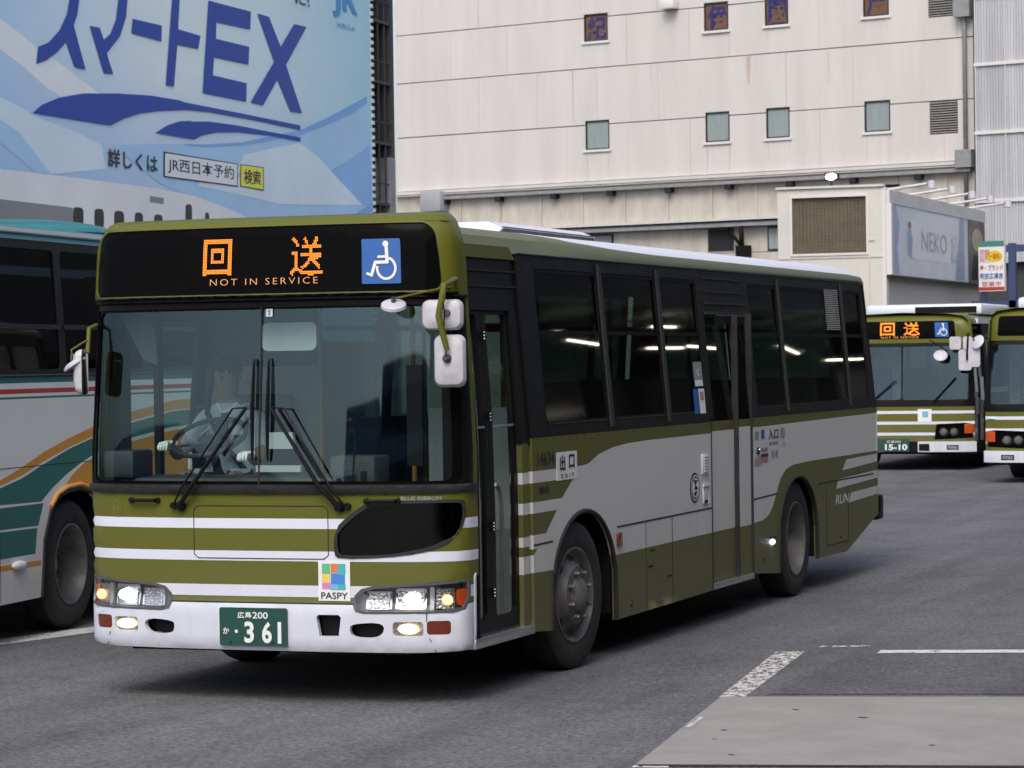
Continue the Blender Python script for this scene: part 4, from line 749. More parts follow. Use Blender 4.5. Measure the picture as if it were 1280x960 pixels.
rs = [([(9.46, 1.085), (10.66, 1.095), (10.66, 1.022), (9.30, .994)], 1), ([(9.15, .922), (10.66, .942), (10.66, .870), (9.07, .840)], 1), ([(9.62, .782), (10.66, .795), (10.66, .72), (9.52, .695)], 1)]
patch('side_panel', pB, [], [(wr, 1)]+rs, .16, SM, ['green_side', WS], bus, thick=.03, back='interior_dark')
patch('door_post_cover', rect(1.10, 1.205, .36, 1.50), [], [(rect(1.09, 1.22, 1.25, 1.32), 1), (rect(1.09, 1.22, 1.06, 1.13), 1), (rect(1.09, 1.22, .86, .92), 1), (rect(1.09, 1.22, .69, .80), 1)], .1, SM, ['green_side', WS], bus, thick=.03, off=-.01)
for y0, z0, y1, z1 in ((1.255, .862, 1.61, .866), (2.905, .877, 5.19, .884), (6.36, .886, 7.06, .898), (8.42, .914, 10.5, .914)):
    MB().add([(1.2455, y0, z0), (1.2475, y0, z0-.006), (1.2475, y1, z1-.006), (1.2455, y1, z1), (1.2475, y0, z0+.006), (1.2475, y1, z1+.006)], [(1, 2, 5, 4)], 'rubber').build('panel_seam', bus)
for y, z0, z1 in ((4.17, .26, .88), (9.9, .93, .99)): MB().box(1.2455, 1.2475, y-.004, y+.004, z0, z1, 'rubber').build('panel_seam', bus)
for y in (1.62, 2.90, 3.55): MB().box(1.2455, 1.2468, y-.003, y+.003, 1.02 if y < 2.95 else .26, 1.53 if y < 2.95 else .88, 'rubber').build('panel_seam', bus) if y > 3 else None
rv = MB()
for i_ in range(62):
    y = 1.35+i_*.15
    if 5.15 < y < 6.4: continue
    rv.lathe([(.006, 0), (.005, .002), (0, .003)], (1.245, y, 1.515), (1, 0, 0), 'frame_grey', 6)
rv.build('rivets', bus, kind='stuff')
for y, z in ((6.62, .40), (9.2, .42), (3.2, .33)): MB().lathe([(.022, 0), (.020, .006), (0, .007)], (1.245, y, z), (1, 0, 0), 'frame_grey', 10).build('jacking_cap', bus)
MB().box(1.2455, 1.2485, 8.7, 9.5, .36, .365, 'rubber').box(1.2455, 1.2485, 8.7, 8.706, .36, .85, 'rubber').box(1.2455, 1.2485, 9.494, 9.5, .36, .85, 'rubber').build('engine_hatch_gap', bus)
def arch_lip(pts): 
    mb = MB(); mb.tube([(1.243, y, z) for y, z in pts], .016, 'rubber', 8); return mb.build('wheel_arch_trim', bus)
arch_lip(a_f); arch_lip(a_r)
# upper body with window openings
wins_y = [(1.56, 2.81), (2.90, 4.12), (4.21, 5.12), (6.56, 7.44), (7.54, 9.62), (9.73, 10.42)]
up = [(1.255, 1.532), (5.19, 1.532), (5.19, 1.56), (5.28, 1.56), (5.28, 2.36), (6.36, 2.36), (6.36, 1.532), (10.66, 1.532), (10.50, 2.70), (1.255, 2.685)]
hl = [rrect(a, b, 1.60, 2.60, .03, 3) for a, b in wins_y]
patch('window_surround', up, hl, [], .35, SM, ['black'], bus, thick=.03, smooth=False)
for i, (a, b) in enumerate(wins_y):
    f_ = patch('side_window', rrect(a-.01, b+.01, 1.59, 2.61, .035, 3), [rrect(a+.02, b-.02, 1.625, 2.575, .03, 3)], [], .5, SM, ['matt_black'], bus, thick=.01, off=-.004, smooth=False)
    patch('pane', rrect(a, b, 1.60, 2.19, .02, 3), [], [], .6, SM, ['side_glass'], f_, thick=0, off=-.008, smooth=False)
    patch('pane', rrect(a, b, 2.20, 2.60, .02, 3), [], [], .6, SM, ['side_glass'], f_, thick=0, off=-.018, smooth=False)
    MB().box(1.245-LEAN(2.19)-.02, 1.245-LEAN(2.19)-.004, a, b, 2.18, 2.205, 'matt_black').build('rail', f_); q = MB(); q.box(1.245-LEAN(1.61)-.01, 1.245-LEAN(1.61)+.002, a+.06, b-.03, 1.605, 1.615, 'frame_grey'); q.build('glass_channel', f_)
for y in (2.855, 4.165, 7.49, 9.675):
    MB().add([(1.245-LEAN(z)+d, y+w_, z) for z in (1.56, 2.655) for d, w_ in ((.0, -.038), (.012, -.03), (.012, .03), (.0, .038))], [(0, 1, 5, 4), (1, 2, 6, 5), (2, 3, 7, 6)], 'frame_grey').build('window_pillar', bus)
# vent screen in the rear window
mb = MB()
for i in range(11):
    for j in range(22):
        y, z = 9.06+i*.045+.012*(j % 2), 2.245+j*.0165; mb.add([(1.245-LEAN(z)+.002, y, z), (1.245-LEAN(z)+.002, y+.03, z), (1.245-LEAN(z)+.002, y+.03, z+.0085), (1.245-LEAN(z)+.002, y, z+.0085)], [(0, 1, 2, 3)], 'sill_light')
mb.build('vent_screen', bus)
# stickers on the glass
for a, b, c, d, m_ in ((4.86, 5.08, 1.80, 1.985, 'steel_grey'), (4.87, 5.07, 1.805, 1.85, 'print_white'), (4.80, 4.93, 1.60, 1.785, 'print_blue'), (4.94, 5.09, 1.60, 1.785, 'print_white'), (4.97, 5.06, 1.70, 1.76, 'tan')): flat('window_sticker', [rect(a, b, c, d)], SM, m_, bus, .003 if m_ != 'tan' and c != 1.805 else .005)
write('lettering', 'IC', (4.93, 5.01, 1.88, 1.93), SM, 'print_white', bus, .006)
# front door: header louvres, two folding leaves
patch('door_header', [(.335, 2.325), (1.25, 2.325), (1.25, 2.64), (.335, 2.64)], [], [], .4, SM, ['black'], bus, thick=.05, off=-.015, smooth=False)
for z in (2.47, 2.565): MB().box(1.245-LEAN(z)-.03, 1.245-LEAN(z)-.004, .36, 1.24, z-.004, z+.006, 'frame_grey').build('header_rib', bus)
patch('header_panel', [(.335, 2.642), (1.25, 2.642), (1.15, 2.72), (.335, 2.72)], [], [], .4, SM, ['green_side'], bus, thick=.03, off=-.0, smooth=False)
patch('front_column', [(.302, .36), (.325, .36), (.335, 2.0), (.36, 2.72), (.302, 2.72)], [], [], .2, SM, ['black'], bus, thick=.03, off=.0, smooth=False)
patch('front_column_top', [(.303, 2.36), (.338, 2.36), (.352, 2.66), (.303, 2.66)], [], [], .2, SM, ['green_side'], bus, thick=.02, off=.008, smooth=False)
SMD = lambda y, z: (1.205-LEAN(z)*.8, y, z)
for a, b, g0, g1 in ((.335, .618, .352, .545), (.622, 1.10, .70, 1.05)):
    lf = patch('door_leaf', rect(a, b, .385, 2.32), [rrect(g0, g1, .47, 2.30, .03, 3)], [], .5, SMD, ['black'], bus, thick=.035, smooth=False)
    patch('pane', rrect(g0, g1, .47, 2.30, .02, 3), [], [], .6, SMD, ['door_glass'], lf, thick=0, off=-.015, smooth=False)
    if a > .6: MB().tube([SMD(.70, 1.62), SMD(1.05, 1.62)], .008, 'alu', 6).build('grab_bar', lf)
    else: MB().tube([SMD(.352, 1.62), SMD(.545, 1.62)], .008, 'alu', 6).build('grab_bar', lf)
for z in (2.17, 1.68, 1.02, .62):
    q = MB(); q.box(1.212, 1.222, .605, .645, z-.03, z+.03, 'black'); 
    for k in range(3): q.lathe([(.005, 0), (.004, .005), (0, .006)], (1.222, .625, z-.02+k*.02), (1, 0, 0), 'alu', 8)
    h_ = q.build('door_hinge', bus); h_.location.x = -LEAN(z)*.8
MB().tube([(1.06, .70, 1.50), (1.06, .95, 1.345)], .012, 'alu', 8).build('handrail', bus)
MB().tube([(1.06, 1.08, 1.25), (1.06, 1.15, 1.22), (1.06, 1.19, 1.14), (1.06, 1.18, .40)], .013, 'alu', 8).build('handrail', bus)
MB().box(.45, 1.12, 1.50, 1.53, .95, 1.72, 'interior_pale').box(.45, 1.12, 1.50, 1.53, .36, .95, 'interior_grey').build('pale_door_backing', bus)  # added panel, paler at the top, to lighten the view through the door
MB().box(1.12, 1.252, .225, 1.25, .315, .372, 'alu', .006).build('door_step', bus)
MB().box(.2, 1.2, .25, 1.5, .34, .36, 'interior_grey').build('step_well', bus)
patch('door_frame_post', [(1.092, 1.50), (1.256, 1.50), (1.256, 2.33), (1.092, 2.33)], [], [], .4, SM, ['black'], bus, thick=.06, off=-.012, smooth=False); patch('door_frame_post', [(.30, .375), (.335, .375), (.335, 2.33), (.30, 2.33)], [], [], .4, SM, ['matt_black'], bus, thick=.05, off=-.03, smooth=False)
# rear (centre) door
SMR = lambda y, z: (1.205-LEAN(z), y, z)
patch('sliding_door', [(5.20, .31), (5.955, .31), (5.955, 1.53), (5.20, 1.53)], [], [(rect(5.19, 5.96, .69, 1.455), 1)], .3, SMR, ['green_side', WS], bus, thick=.03)
patch('sliding_door_glass', rect(5.28, 5.95, 1.535, 2.35), [], [], .5, SMR, ['side_glass'], bus, thick=0, smooth=False)
patch('door_guide', [(5.975, .30), (6.33, .30), (6.33, 1.53), (5.975, 1.53)], [], [(rect(5.97, 6.34, .69, 1.47), 1)], .3, SM, ['green_side', WS], bus, thick=.03, off=-.012)
patch('door_guide_window', rect(5.96, 6.35, 1.535, 2.355), [], [], .5, SM, ['gloss_black'], bus, thick=.02, off=-.012, smooth=False)
MB().box(1.19, 1.24, 5.955, 5.975, .30, 2.35, 'rubber').box(1.20, 1.247, 6.332, 6.355, .28, 2.36, 'rubber').box(1.215, 1.25, 5.185, 5.2, .27, 1.53, 'rubber').build('door_rubber', bus)
MB().box(1.15, 1.25, 5.2, 6.34, .262, .305, 'alu', .006).build('door_step', bus)
for z in (2.62, 2.52, 2.43, 2.36): MB().box(1.245-LEAN(z)-.0, 1.245-LEAN(z)+.012, 5.33, 6.40, z-.008, z+.008, 'frame_grey').build('header_rib', bus)
MB().box(1.245-LEAN(2.33), 1.262-LEAN(2.33), 5.55, 6.35, 2.27, 2.35, 'black').box(1.25-LEAN(2.33), 1.268-LEAN(2.33), 5.58, 6.33, 2.335, 2.345, 'steel').build('door_rail_cover', bus)
# signs on the side
ex = patch('exit_sign', rect(1.70, 2.095, 1.245, 1.425), [], [], .3, SM, ['print_white'], bus, thick=.002, off=.003, smooth=False)
write('lettering', '出', (1.755, 1.86, 1.305, 1.405), SM, 'print_dark', ex, .006, .03); write('lettering', '口', (1.93, 2.04, 1.315, 1.405), SM, 'print_dark', ex, .006, .03); write('lettering', 'EXIT', (1.78, 2.03, 1.258, 1.285), SM, 'print_dark', ex, .006, .01, spacing=1.5)
write('fleet_number', '14634', (1.345, 1.66, 1.35, 1.438), SM, 'print_dark', bus, .003, .012); write('lettering', '乗合', (1.36, 1.56, 1.175, 1.225), SM, 'print_dark', bus, .003, .03)
mb = MB().box(1.245, 1.262, 2.895, 2.985, .745, .838, 'red_lens', .006); mb.build('side_reflector', bus)
# company roundel, vent, handle
rd = flat('company_roundel', [circ(4.745, 1.055, .125, 28, .112)], SM, 'print_dark', bus, .003); flat('roundel_field', [circ(4.745, 1.055, .108, 28, .096)], SM, 'print_white', rd, .005); flat('roundel_ring', [circ(4.745, 1.055, .098, 28, .086)], SM, 'print_dark', rd, .006); flat('roundel_field', [circ(4.745, 1.055, .085, 28, .074)], SM, 'print_white', rd, .008)
flat('roundel_mark', [[(4.69, 1.115), (4.80, 1.11), (4.735, 1.075)], [(4.73, 1.085), (4.81, 1.045), (4.71, 1.04)], [(4.69, 1.02), (4.79, 1.035), (4.74, .985)]], SM, 'print_dark', rd, .010)
mb = MB()
for k in range(6): mb.box(1.246, 1.262, 4.96, 5.08-.005*k, 1.275-k*.022, 1.285-k*.022, 'sill_light')
mb.box(1.244, 1.255, 4.93, 5.11, 1.145, 1.30, 'pale_metal', .01); mb.build('speaker_vent', bus)
MB().box(1.244, 1.252, 4.95, 5.09, .925, 1.075, 'pale_metal', .01).box(1.25, 1.262, 4.94, 5.10, 1.055, 1.075, 'sill_light').box(1.25, 1.256, 4.98, 5.06, .93, .95, 'black').build('flush_handle', bus)
for a, b, c, d, m_ in ((6.42, 6.53, 1.36, 1.42, 'steel_grey'), (6.60, 6.70, 1.36, 1.43, 'print_blue'), (7.20, 7.33, 1.35, 1.43, 'emblem'), (6.40, 6.58, 1.15, 1.21, 'emblem'), (6.58, 6.80, 1.17, 1.24, 'tan'), (6.58, 6.80, 1.215, 1.235, 'print_dark')): flat('side_sticker', [rect(a, b, c, d)], SM, m_, bus, .003 if m_ != 'print_dark' else .005)
write('lettering', '入口', (6.82, 7.13, 1.345, 1.43), SM, 'print_dark', bus, .003, .02); write('lettering', 'ENTRANCE', (6.84, 7.12, 1.30, 1.325), SM, 'print_dark', bus, .003, .005); write('lettering', '整理券', (6.60, 6.80, 1.25, 1.285), SM, 'print_dark', bus, .003); write('lettering', '後乗', (6.90, 7.12, 1.19, 1.26), SM, 'steel_grey', bus, .003); write('lettering', 'バス', (7.22, 7.34, 1.27, 1.31), SM, 'print_blue', bus, .003)
MB().lathe([(.03, 0), (.03, .015), (.0, .02)], (1.245, 6.49, 1.265), (1, 0, 0), 'print_dark', 12).sphere((1.262, 6.49, 1.275), .012, 'chrome').build('door_switch', bus)
write('model_lettering', 'RUN', (9.02, 9.50, .70, .785), SM, 'pale_metal', bus, .003, .02, skew=.5)
sm = MB().sphere((1.25, 6.90, .515), .035, 'lamp_side', (.4, 1.5, .6)).box(1.243, 1.262, 6.83, 6.97, .545, .56, 'frame_grey').build('side_marker_lamp', bus)
for y, z in ((3.6, .55), (4.05, .45), (3.65, .66)): MB().box(1.2455, 1.248, y, y+.10, z, z+.012, 'matt_black').build('access_latch', bus)
# offside
oh = [rrect(-1.45, -.42, 1.28, 2.30, .04, 3)]+[rrect(-b, -a, 1.60, 2.58, .03, 3) for a, b in ((1.60, 3.1), (3.2, 4.7), (4.8, 6.3), (6.4, 7.9), (8.0, 9.5), (9.6, 10.4))]
patch('side_panel', [(-10.66, .5), (-10.5, .5), (-9.44, .27)]+[(-8.38, .27)]+[(-y, z) for y, z in a_r[::-1]]+[(-6, .26)]+[(-2.88, .26)]+[(-y, z) for y, z in a_f[::-1]]+[(-.302, .32), (-.302, 2.70), (-10.50, 2.70)], oh, [(rect(-10.7, -.3, .69, 1.44), 1), (rect(-10.7, -.3, 1.53, 2.71), 2)], .4, OM, ['green_side', WS, 'black'], bus, thick=.03, back='interior_dark')
for k, h_ in enumerate(oh): patch('pane', h_, [], [], .7, OM, ['driver_window_glass' if k == 0 else 'side_glass'], bus, thick=0, off=-.012, smooth=False)
# roof
RP = [(1.146, 2.68), (1.143, 2.705), (1.125, 2.745), (1.085, 2.785), (1.0, 2.825), (.85, 2.852), (.5, 2.878), (0, 2.89)]
RP = RP+[(-x, z) for x, z in RP[:-1][::-1]]; rl = np.concatenate([[0], np.cumsum([math.hypot(b[0]-a[0], b[1]-a[1]) for a, b in zip(RP, RP[1:])])])
def RM(y, w_): return (float(np.interp(w_, rl, [p[0] for p in RP])), y, float(np.interp(w_, rl, [p[1] for p in RP]))-.02*max(0, (y-10.3)/.4)**2)
WT = rl[-1]; zs_ = list(rl[1:-1])
YS = [.31, .7, 1.2, 1.6, 2.05, 2.2, 2.4, 2.6, 2.9, 3.3, 3.8, 4.2]+list(np.linspace(4.8, 10.62, 14)); fr_ = [0, .28, .55, .8, 1.0]
def roof_rows(y):
    b_ = float(np.interp(y, [2.05, 2.2, 2.6, 3.3, 4.2, 10.7], [.42, .24, .165, .115, .095, .085])); lo_ = [b_*f for f in fr_]; mid = list(np.linspace(b_, WT-b_, 16))[1:-1]; return lo_+mid+[WT-w_ for w_ in lo_[::-1]]
RV = [[RM(y, w_) for w_ in roof_rows(y)] for y in YS]; nr_ = len(RV[0]); _m = MB(); fv = [p for r_ in RV for p in r_]
for i in range(len(YS)-1):
    for j in range(nr_-1):
        w_ok = YS[i] >= 2.05 and 4 <= j < nr_-5; a_ = i*nr_+j; b0 = len(_m.v)
        _m.add([fv[a_], fv[a_+nr_], fv[a_+nr_+1], fv[a_+1]], [(0, 1, 2, 3)], 'white' if w_ok else 'green_side', True)
_m.build('roof', bus)
MB().box(-1.08, 1.08, .35, 10.5, 2.64, 2.66, 'interior_grey').build('roof_lining', bus)
MB().tube([(1.149, 1.3, 2.684), (1.149, 10.5, 2.684)], .006, 'black', 6).build('roof_gutter', bus)
ac = MB(); ac.prism([(-.72, 2.87), (.60, 2.87), (.63, 2.905), (.53, 2.95), (-.65, 2.95), (-.75, 2.905)], 2.42, 4.35, 'white'); ac.build('air_conditioner', bus)
MB().box(.605, .628, 2.45, 4.33, 2.875, 2.915, 'steel').box(-.72, .62, 2.40, 4.37, 2.845, 2.868, 'frame_grey').build('air_conditioner_skirt', bus)
# rear wall, bumper, underside
mb = MB(); rw = [(-1.2, .5), (1.2, .5), (1.2, 1.5), (1.12, 2.68), (.9, 2.83), (-.9, 2.83), (-1.12, 2.68), (-1.2, 1.5)]
patch('rear_wall', [(-a, b) for a, b in rw][::-1] if False else [(a, b) for a, b in rw], [rrect(-.8, .8, 1.75, 2.45, .06)], [(rect(-1.3, 1.3, 1.6, 2.9), 1)], .3, lambda u, v: (-u, 10.70, v), ['green_side', 'black'], bus, thick=.04)
patch('rear_window', rrect(-.8, .8, 1.75, 2.45, .06), [], [], .6, lambda u, v: (-u, 10.69, v), ['side_glass'], bus, thick=0)
patch('rear_corner', rect(0, .09, .5, 2.68), [], [], .03, lambda u, v: (1.245-LEAN(v)-.045*(1-math.cos(u/.09*math.pi/2)), 10.66+.045*math.sin(u/.09*math.pi/2)-.06*max(0, (v-1.5)/1.2), v), ['black'], bus, thick=.02)
patch('rear_corner_lower', rect(0, .09, .52, 1.53), [], [(rect(-.01, .1, 1.12, 1.475), 1)], .03, lambda u, v: (1.248-.045*(1-math.cos(u/.09*math.pi/2)), 10.66+.045*math.sin(u/.09*math.pi/2), v), ['green_side', WS], bus, thick=.02)
MB().box(-1.22, 1.25, 10.70, 10.90, .47, .71, 'black', .03).build('rear_bumper', bus)
MB().box(-1.05, 1.1, .28, 1.5, .29, .33, 'matt_black').box(-.9, .9, .0, .28, .30, .33, 'matt_black').box(-1.2, 1.2, 2.95, 7.05, .27, .33, 'matt_black').box(-1.2, 1.2, 8.42, 9.4, .29, .4, 'matt_black').box(-.85, .85, 1.5, 9.4, .27, .34, 'matt_black').box(-1.18, 1.18, 9.4, 10.5, .53, .58, 'matt_black').build('underbody', bus)
for y in (2.2, 7.75):
    for sg in (-1, 1):
        MB().box(sg*.84, sg*.86, y-.66, y+.66, .3, 1.15, 'rubber').box(sg*.84, sg*1.2, y-.66, y+.66, 1.12, 1.15, 'rubber').box(sg*.84, sg*1.21, y-.66, y-.64, .3, 1.15, 'rubber').box(sg*.84, sg*1.21, y+.64, y+.66, .3, 1.15, 'matt_black').build('wheel_housing', bus)
# wheels
def wheel(parent, x, y, sg, rear=False, r=.485, steer=0.):
    t = MB(); t.lathe([(.30, -.11), (.33, -.12), (.44, -.125), (.475, -.105), (r, -.07), (r, .07), (.475, .105), (.44, .122), (.33, .118), (.30, .10)], (0, 0, 0), (1, 0, 0), 'rubber', 56)
    for k in (-.045, 0, .045): t.lathe([(r+.0005, k-.006), (r-.008, k), (r+.0005, k+.006)], (0, 0, 0), (1, 0, 0), 'black', 56)
    w_ = t.build('wheel', parent); w_.location = (x, y, r-.002); w_.rotation_euler = (random.random(), 0, (0 if sg > 0 else math.pi)+steer)
    R_ = MB()
    if rear: R_.lathe([(.302, .10), (.312, .108), (.315, .118), (.30, .122), (.285, .10), (.27, .02), (.25, -.05), (.20, -.075), (.12, -.08)], (0, 0, 0), (1, 0, 0), 'steel', 48); R_.lathe([(.115, -.08), (.105, -.045), (.07, -.03), (.0, -.028)], (0, 0, 0), (1, 0, 0), 'steel_grey', 24); hd, nr = -.07, .165
    else: R_.lathe([(.302, .09), (.312, .10), (.315, .115), (.302, .12), (.288, .10), (.275, .07), (.262, .065), (.225, .085), (.20, .115), (.185, .135), (.12, .14)], (0, 0, 0), (1, 0, 0), 'steel', 48); R_.lathe([(.12, .138), (.105, .16), (.08, .175), (.05, .19), (.0, .192)], (0, 0, 0), (1, 0, 0), 'steel', 24); hd, nr = .135, .152
    R_.build('rim', w_)
    n_ = MB()
    for k in range(8 if not rear else 10):
        a = 2*math.pi*k/(8 if not rear else 10); n_.lathe([(.017, 0), (.017, .03), (.010, .04), (.0, .04)], (hd, nr*math.cos(a), nr*math.sin(a)), (1, 0, 0), 'steel', 6, smooth=False)
    n_.build('wheel_nuts', w_, kind='stuff')
    if not rear:
        h_ = MB()
        for k in range(8): a = 2*math.pi*(k+.5)/8; h_.add([(.089+.0, .237*math.cos(a)+dy_*math.cos(a)-dx_*math.sin(a), .237*math.sin(a)+dy_*math.sin(a)+dx_*math.cos(a)) for dy_, dx_ in circ(0, 0, .022, 10, .03)], [tuple(range(10))], 'black')
        h_.build('vent_holes', w_, kind='stuff')
    return w_
wheel(bus, 1.10, 2.12, 1, r=.485, steer=math.radians(-4)); wheel(bus, -1.10, 2.12, -1, steer=math.radians(-4)); wheel(bus, 1.09, 7.80, 1, True); wheel(bus, -1.09, 7.80, -1, True)
MB().box(-.8, .8, 2.05, 2.2, .38, .52, 'matt_black').box(-.8, .8, 7.7, 7.9, .4, .55, 'matt_black').build('axle', bus)
# mirrors
def rmirror(name, cx, cy, cz, w_, h_, tilt, yaw):
    mb = MB(); P = rrect(-w_/2, w_/2, -h_/2, h_/2, .045, 6); n = len(P); prof = [(1., .0, 'chrome'), (1.02, -.012, 'x'), (1.0, -.03, 'x'), (.90, -.05, 'x'), (.55, -.066, 'x')]
    vs = [];
    for s_, d, _ in prof: vs += [(a*s_, d, b*s_) for a, b in P]
    fs = [(i*n+k, i*n+(k+1) % n, (i+1)*n+(k+1) % n, (i+1)*n+k) for i in range(4) for k in range(n)]
    mb.add(vs, fs[:], 'mirror_white', True); mb.add(vs[4*n:], [tuple(range(n))], 'mirror_white', True); mb.add([(a*1., .001, b*1.) for a, b in P], [tuple(range(n))[::-1]], 'chrome'); mb.add([(a*1.0, .0, b*1.) for a, b in P]+[(a*1.03, -.008, b*1.03) for a, b in P], [(k, (k+1) % n, n+(k+1) % n, n+k) for k in range(n)], 'frame_grey')
    o = mb.build(name, bus); o.location = (cx, cy, cz); o.rotation_euler = (tilt, 0, yaw); return o
m1 = rmirror('mirror', 1.185, -.05, 2.287, .245, .175, -.05, .12); m2 = rmirror('mirror', 1.228, -.05, 2.02, .185, .30, .0, .12)
MB().tube([(1.19, .13, 2.50), (1.23, .0, 2.49), (1.235, -.16, 2.455), (1.228, -.17, 2.40), (1.20, -.165, 2.28), (1.225, -.16, 2.17), (1.245, -.15, 2.08)], [.016, .017, .018, .02, .02, .019, .016], 'green', 10).build('mirror_arm', bus)
MB().tube([(1.245, -.16, 2.10), (1.235, -.155, 2.05)], .008, 'steel').lathe([(.026, 0), (.024, .02), (.012, .035), (.0, .036)], (1.232, -.118, 2.035), (0, -1, 0), 'steel', 12).lathe([(.02, 0), (.018, .02), (0, .022)], (1.235, -.115, 2.30), (0, -1, 0), 'steel', 10).tube([(1.235, -.18, 2.36), (1.245, -.185, 2.30), (1.24, -.18, 2.22)], .004, 'black').build('mirror_clamp', bus)
MB().tube([(1.17, .10, 2.455), (1.05, -.05, 2.42), (.90, -.12, 2.385)], .007, 'green', 6).build('mirror_arm', bus)
o = MB().lathe([(.0, 0), (.05, .004), (.072, .014), (.076, .03), (.070, .034), (.0, .034)], (0, 0, 0), (0, 0, 1), 'mirror_white', 24).lathe([(.014, -.03), (.014, .0)], (0, 0, .0), (0, 0, 1), 'steel', 8).build('round_mirror', bus); o.location = (.905, -.13, 2.368); o.rotation_euler = (math.radians(205), math.radians(10), 0)
o.scale = (1, 1, 1)
# offside mirrors, seen edge-on
m3 = rmirror('mirror', -1.185, -.02, 1.985, .17, .27, .0, -1.25)
MB().tube([(-1.18, .12, 2.27), (-1.195, .05, 2.25), (-1.19, .02, 2.10)], .014, 'green', 8).tube([(-1.19, 0.02, 2.18), (-1.27, -.04, 2.12), (-1.25, -.06, 2.085)], .006, 'green', 6).lathe([(.014, -.02), (.014, .02)], (-1.25, -.06, 2.075), (0, 0, 1), 'chrome', 8).build('mirror_arm', bus)
o = MB().lathe([(.0, 0), (.05, .006), (.076, .02), (.078, .034), (.0, .034)], (0, 0, 0), (0, 0, 1), 'mirror_white', 24).build('round_mirror', bus); o.location = (-1.245, -.07, 2.055); o.rotation_euler = (math.radians(190), math.radians(-30), 0)
# wipers
def wiper(px, tx, sg):
    P = lambda x, z, d: tuple(Vector(FM(SX(x), z))+Vector((0, -d, 0)))
    a, b = P(px, 1.175, .035), P(tx+sg*.03, 1.76, .05)
    mb = MB(); mb.tube([a, P(px-sg*.10, 1.29, .055), b], [.017, .014, .010], 'black', 8).tube([P(px+sg*.04, 1.18, .035), P(px-sg*.03, 1.28, .05), P(tx+sg*.12, 1.755, .05), b], [.007, .007, .006, .006], 'black', 6)
    mb.lathe([(.030, 0), (.030, .03), (.018, .045), (.0, .046)], FM(SX(px), 1.172), (0, -1, 0), 'black', 14).lathe([(.02, 0), (.02, .03), (.0, .03)], FM(SX(px+sg*.05), 1.175), (0, -1, 0), 'black', 12)
    w_ = mb.build('wiper', bus)
    MB().tube([P(tx, 1.44, .008), P(tx, 2.05, .008)], .006, 'rubber', 6).tube([P(tx, 1.45, .022), P(tx, 1.74, .035), P(tx, 2.04, .022)], [.005, .011, .005], 'black', 6).build('blade', w_)
wiper(-.52, -.035, -1); wiper(.52, .065, 1)
flat('inspection_sticker', [rect(.03, .075, 2.30, 2.345)], FM, 'print_white', bus, -.002); write('lettering', '2', (.043, .062, 2.308, 2.338), FM, 'print_blue', bus, -.0, .03)
# ---- interior
it = MB(); it.box(-.83, .83, 1.5, 8.5, .35, .37, 'interior_grey').box(-1.2, -.83, 2.95, 7.0, .35, .37, 'interior_grey').box(.83, 1.14, 2.95, 7.0, .35, .37, 'interior_grey').box(-1.2, .25, .2, 1.6, .75, .80, 'interior_dark').box(-1.08, 1.08, .4, 10.5, 2.60, 2.62, 'interior_pale').build('floor_and_ceiling', bus)
db = MB(); db.prism([(.06, .8), (.06, 1.24), (.12, 1.33), (.42, 1.34), (.50, 1.20), (.50, .8)], -1.02, .42, 'dash', axis='x'); db.build('dashboard', bus)
MB().box(.45, 1.0, .08, .16, .8, 1.27, 'dash').box(.30, .45, .40, .55, .36, 1.36, 'interior_dark').box(.2, .5, .5, .75, 1.1, 1.45, 'interior_dark', .02).box(-1.13, -.92, .08, .35, 1.33, 1.50, 'dash', .02).build('fare_box', bus)
MB().box(-1.17, -1.10, .30, .40, 1.27, 2.4, 'black').box(1.10, 1.165, .12, .22, 1.27, 2.4, 'black').box(1.02, 1.06, .5, .55, .9, 2.35, 'black').box(-1.14, -1.10, .78, .84, 1.27, 2.4, 'black').build('inner_pillar', bus)
sw = MB(); sw.lathe([(.235+.016*math.cos(a), .016*math.sin(a)) for a in np.linspace(0, 2*math.pi, 9)], (0, 0, 0), (0, 0, 1), 'dash', 36)
for a in (90, 210, 330): sw.tube([(0, 0, -.03), (.235*math.cos(math.radians(a)), .235*math.sin(math.radians(a)), 0)], .011, 'dash', 6)
sw.lathe([(.0, .0), (.06, -.01), (.06, -.05), (.03, -.07), (.03, -.35)], (0, 0, 0), (0, 0, 1), 'dash', 16); o = sw.build('steering_wheel', bus); o.location = (-.72, .72, 1.56); o.rotation_euler = (math.radians(28), 0, 0)
def seat(x, y, z, w_=.44, m_='seat_blue', face=1):
    q = MB(); q.box(x-w_/2, x+w_/2, y-.22, y+.22, z+.38, z+.47, m_, .03).box(x-w_/2, x+w_/2, y+.18, y+.27, z+.45, z+1.02, m_, .035).box(x-.04, x+.04, y-.05, y+.05, z, z+.4, 'frame_grey'); return q.build('seat', bus)
seat(-.72, 1.22, .80, .50, 'interior_dark')
for k in range(5): seat(-.88, 2.6+k*.85, .37+.15*(k < 2))
for k in range(3): seat(.90, 3.1+k*.85, .52)
for k in range(3):
    for x in (-.95, -.50, .50, .95): seat(x, 8.0+k*.85, .80)
MB().box(-1.18, -.35, 1.58, 1.62, .8, 2.0, 'interior_grey').box(-1.18, -.35, 1.585, 1.615, 2.0, 2.4, 'interior_dark').build('partition', bus)
pm = MB()
for x, y in ((-.35, 1.6), (.35, 1.5), (.40, 3.0), (-.55, 3.9), (.40, 4.9), (.45, 6.3), (-.55, 6.0), (-.35, 7.6), (.35, 7.6)): pm.tube([(x, y, .37), (x, y, 2.6)], .017, 'pole_orange', 8)
pm.tube([(-.4, 1.7, 2.25), (-.4, 10, 2.25)], .015, 'pole_orange').tube([(.4, 1.7, 2.25), (.4, 10, 2.25)], .015, 'pole_orange'); pm.build('handrails', bus)
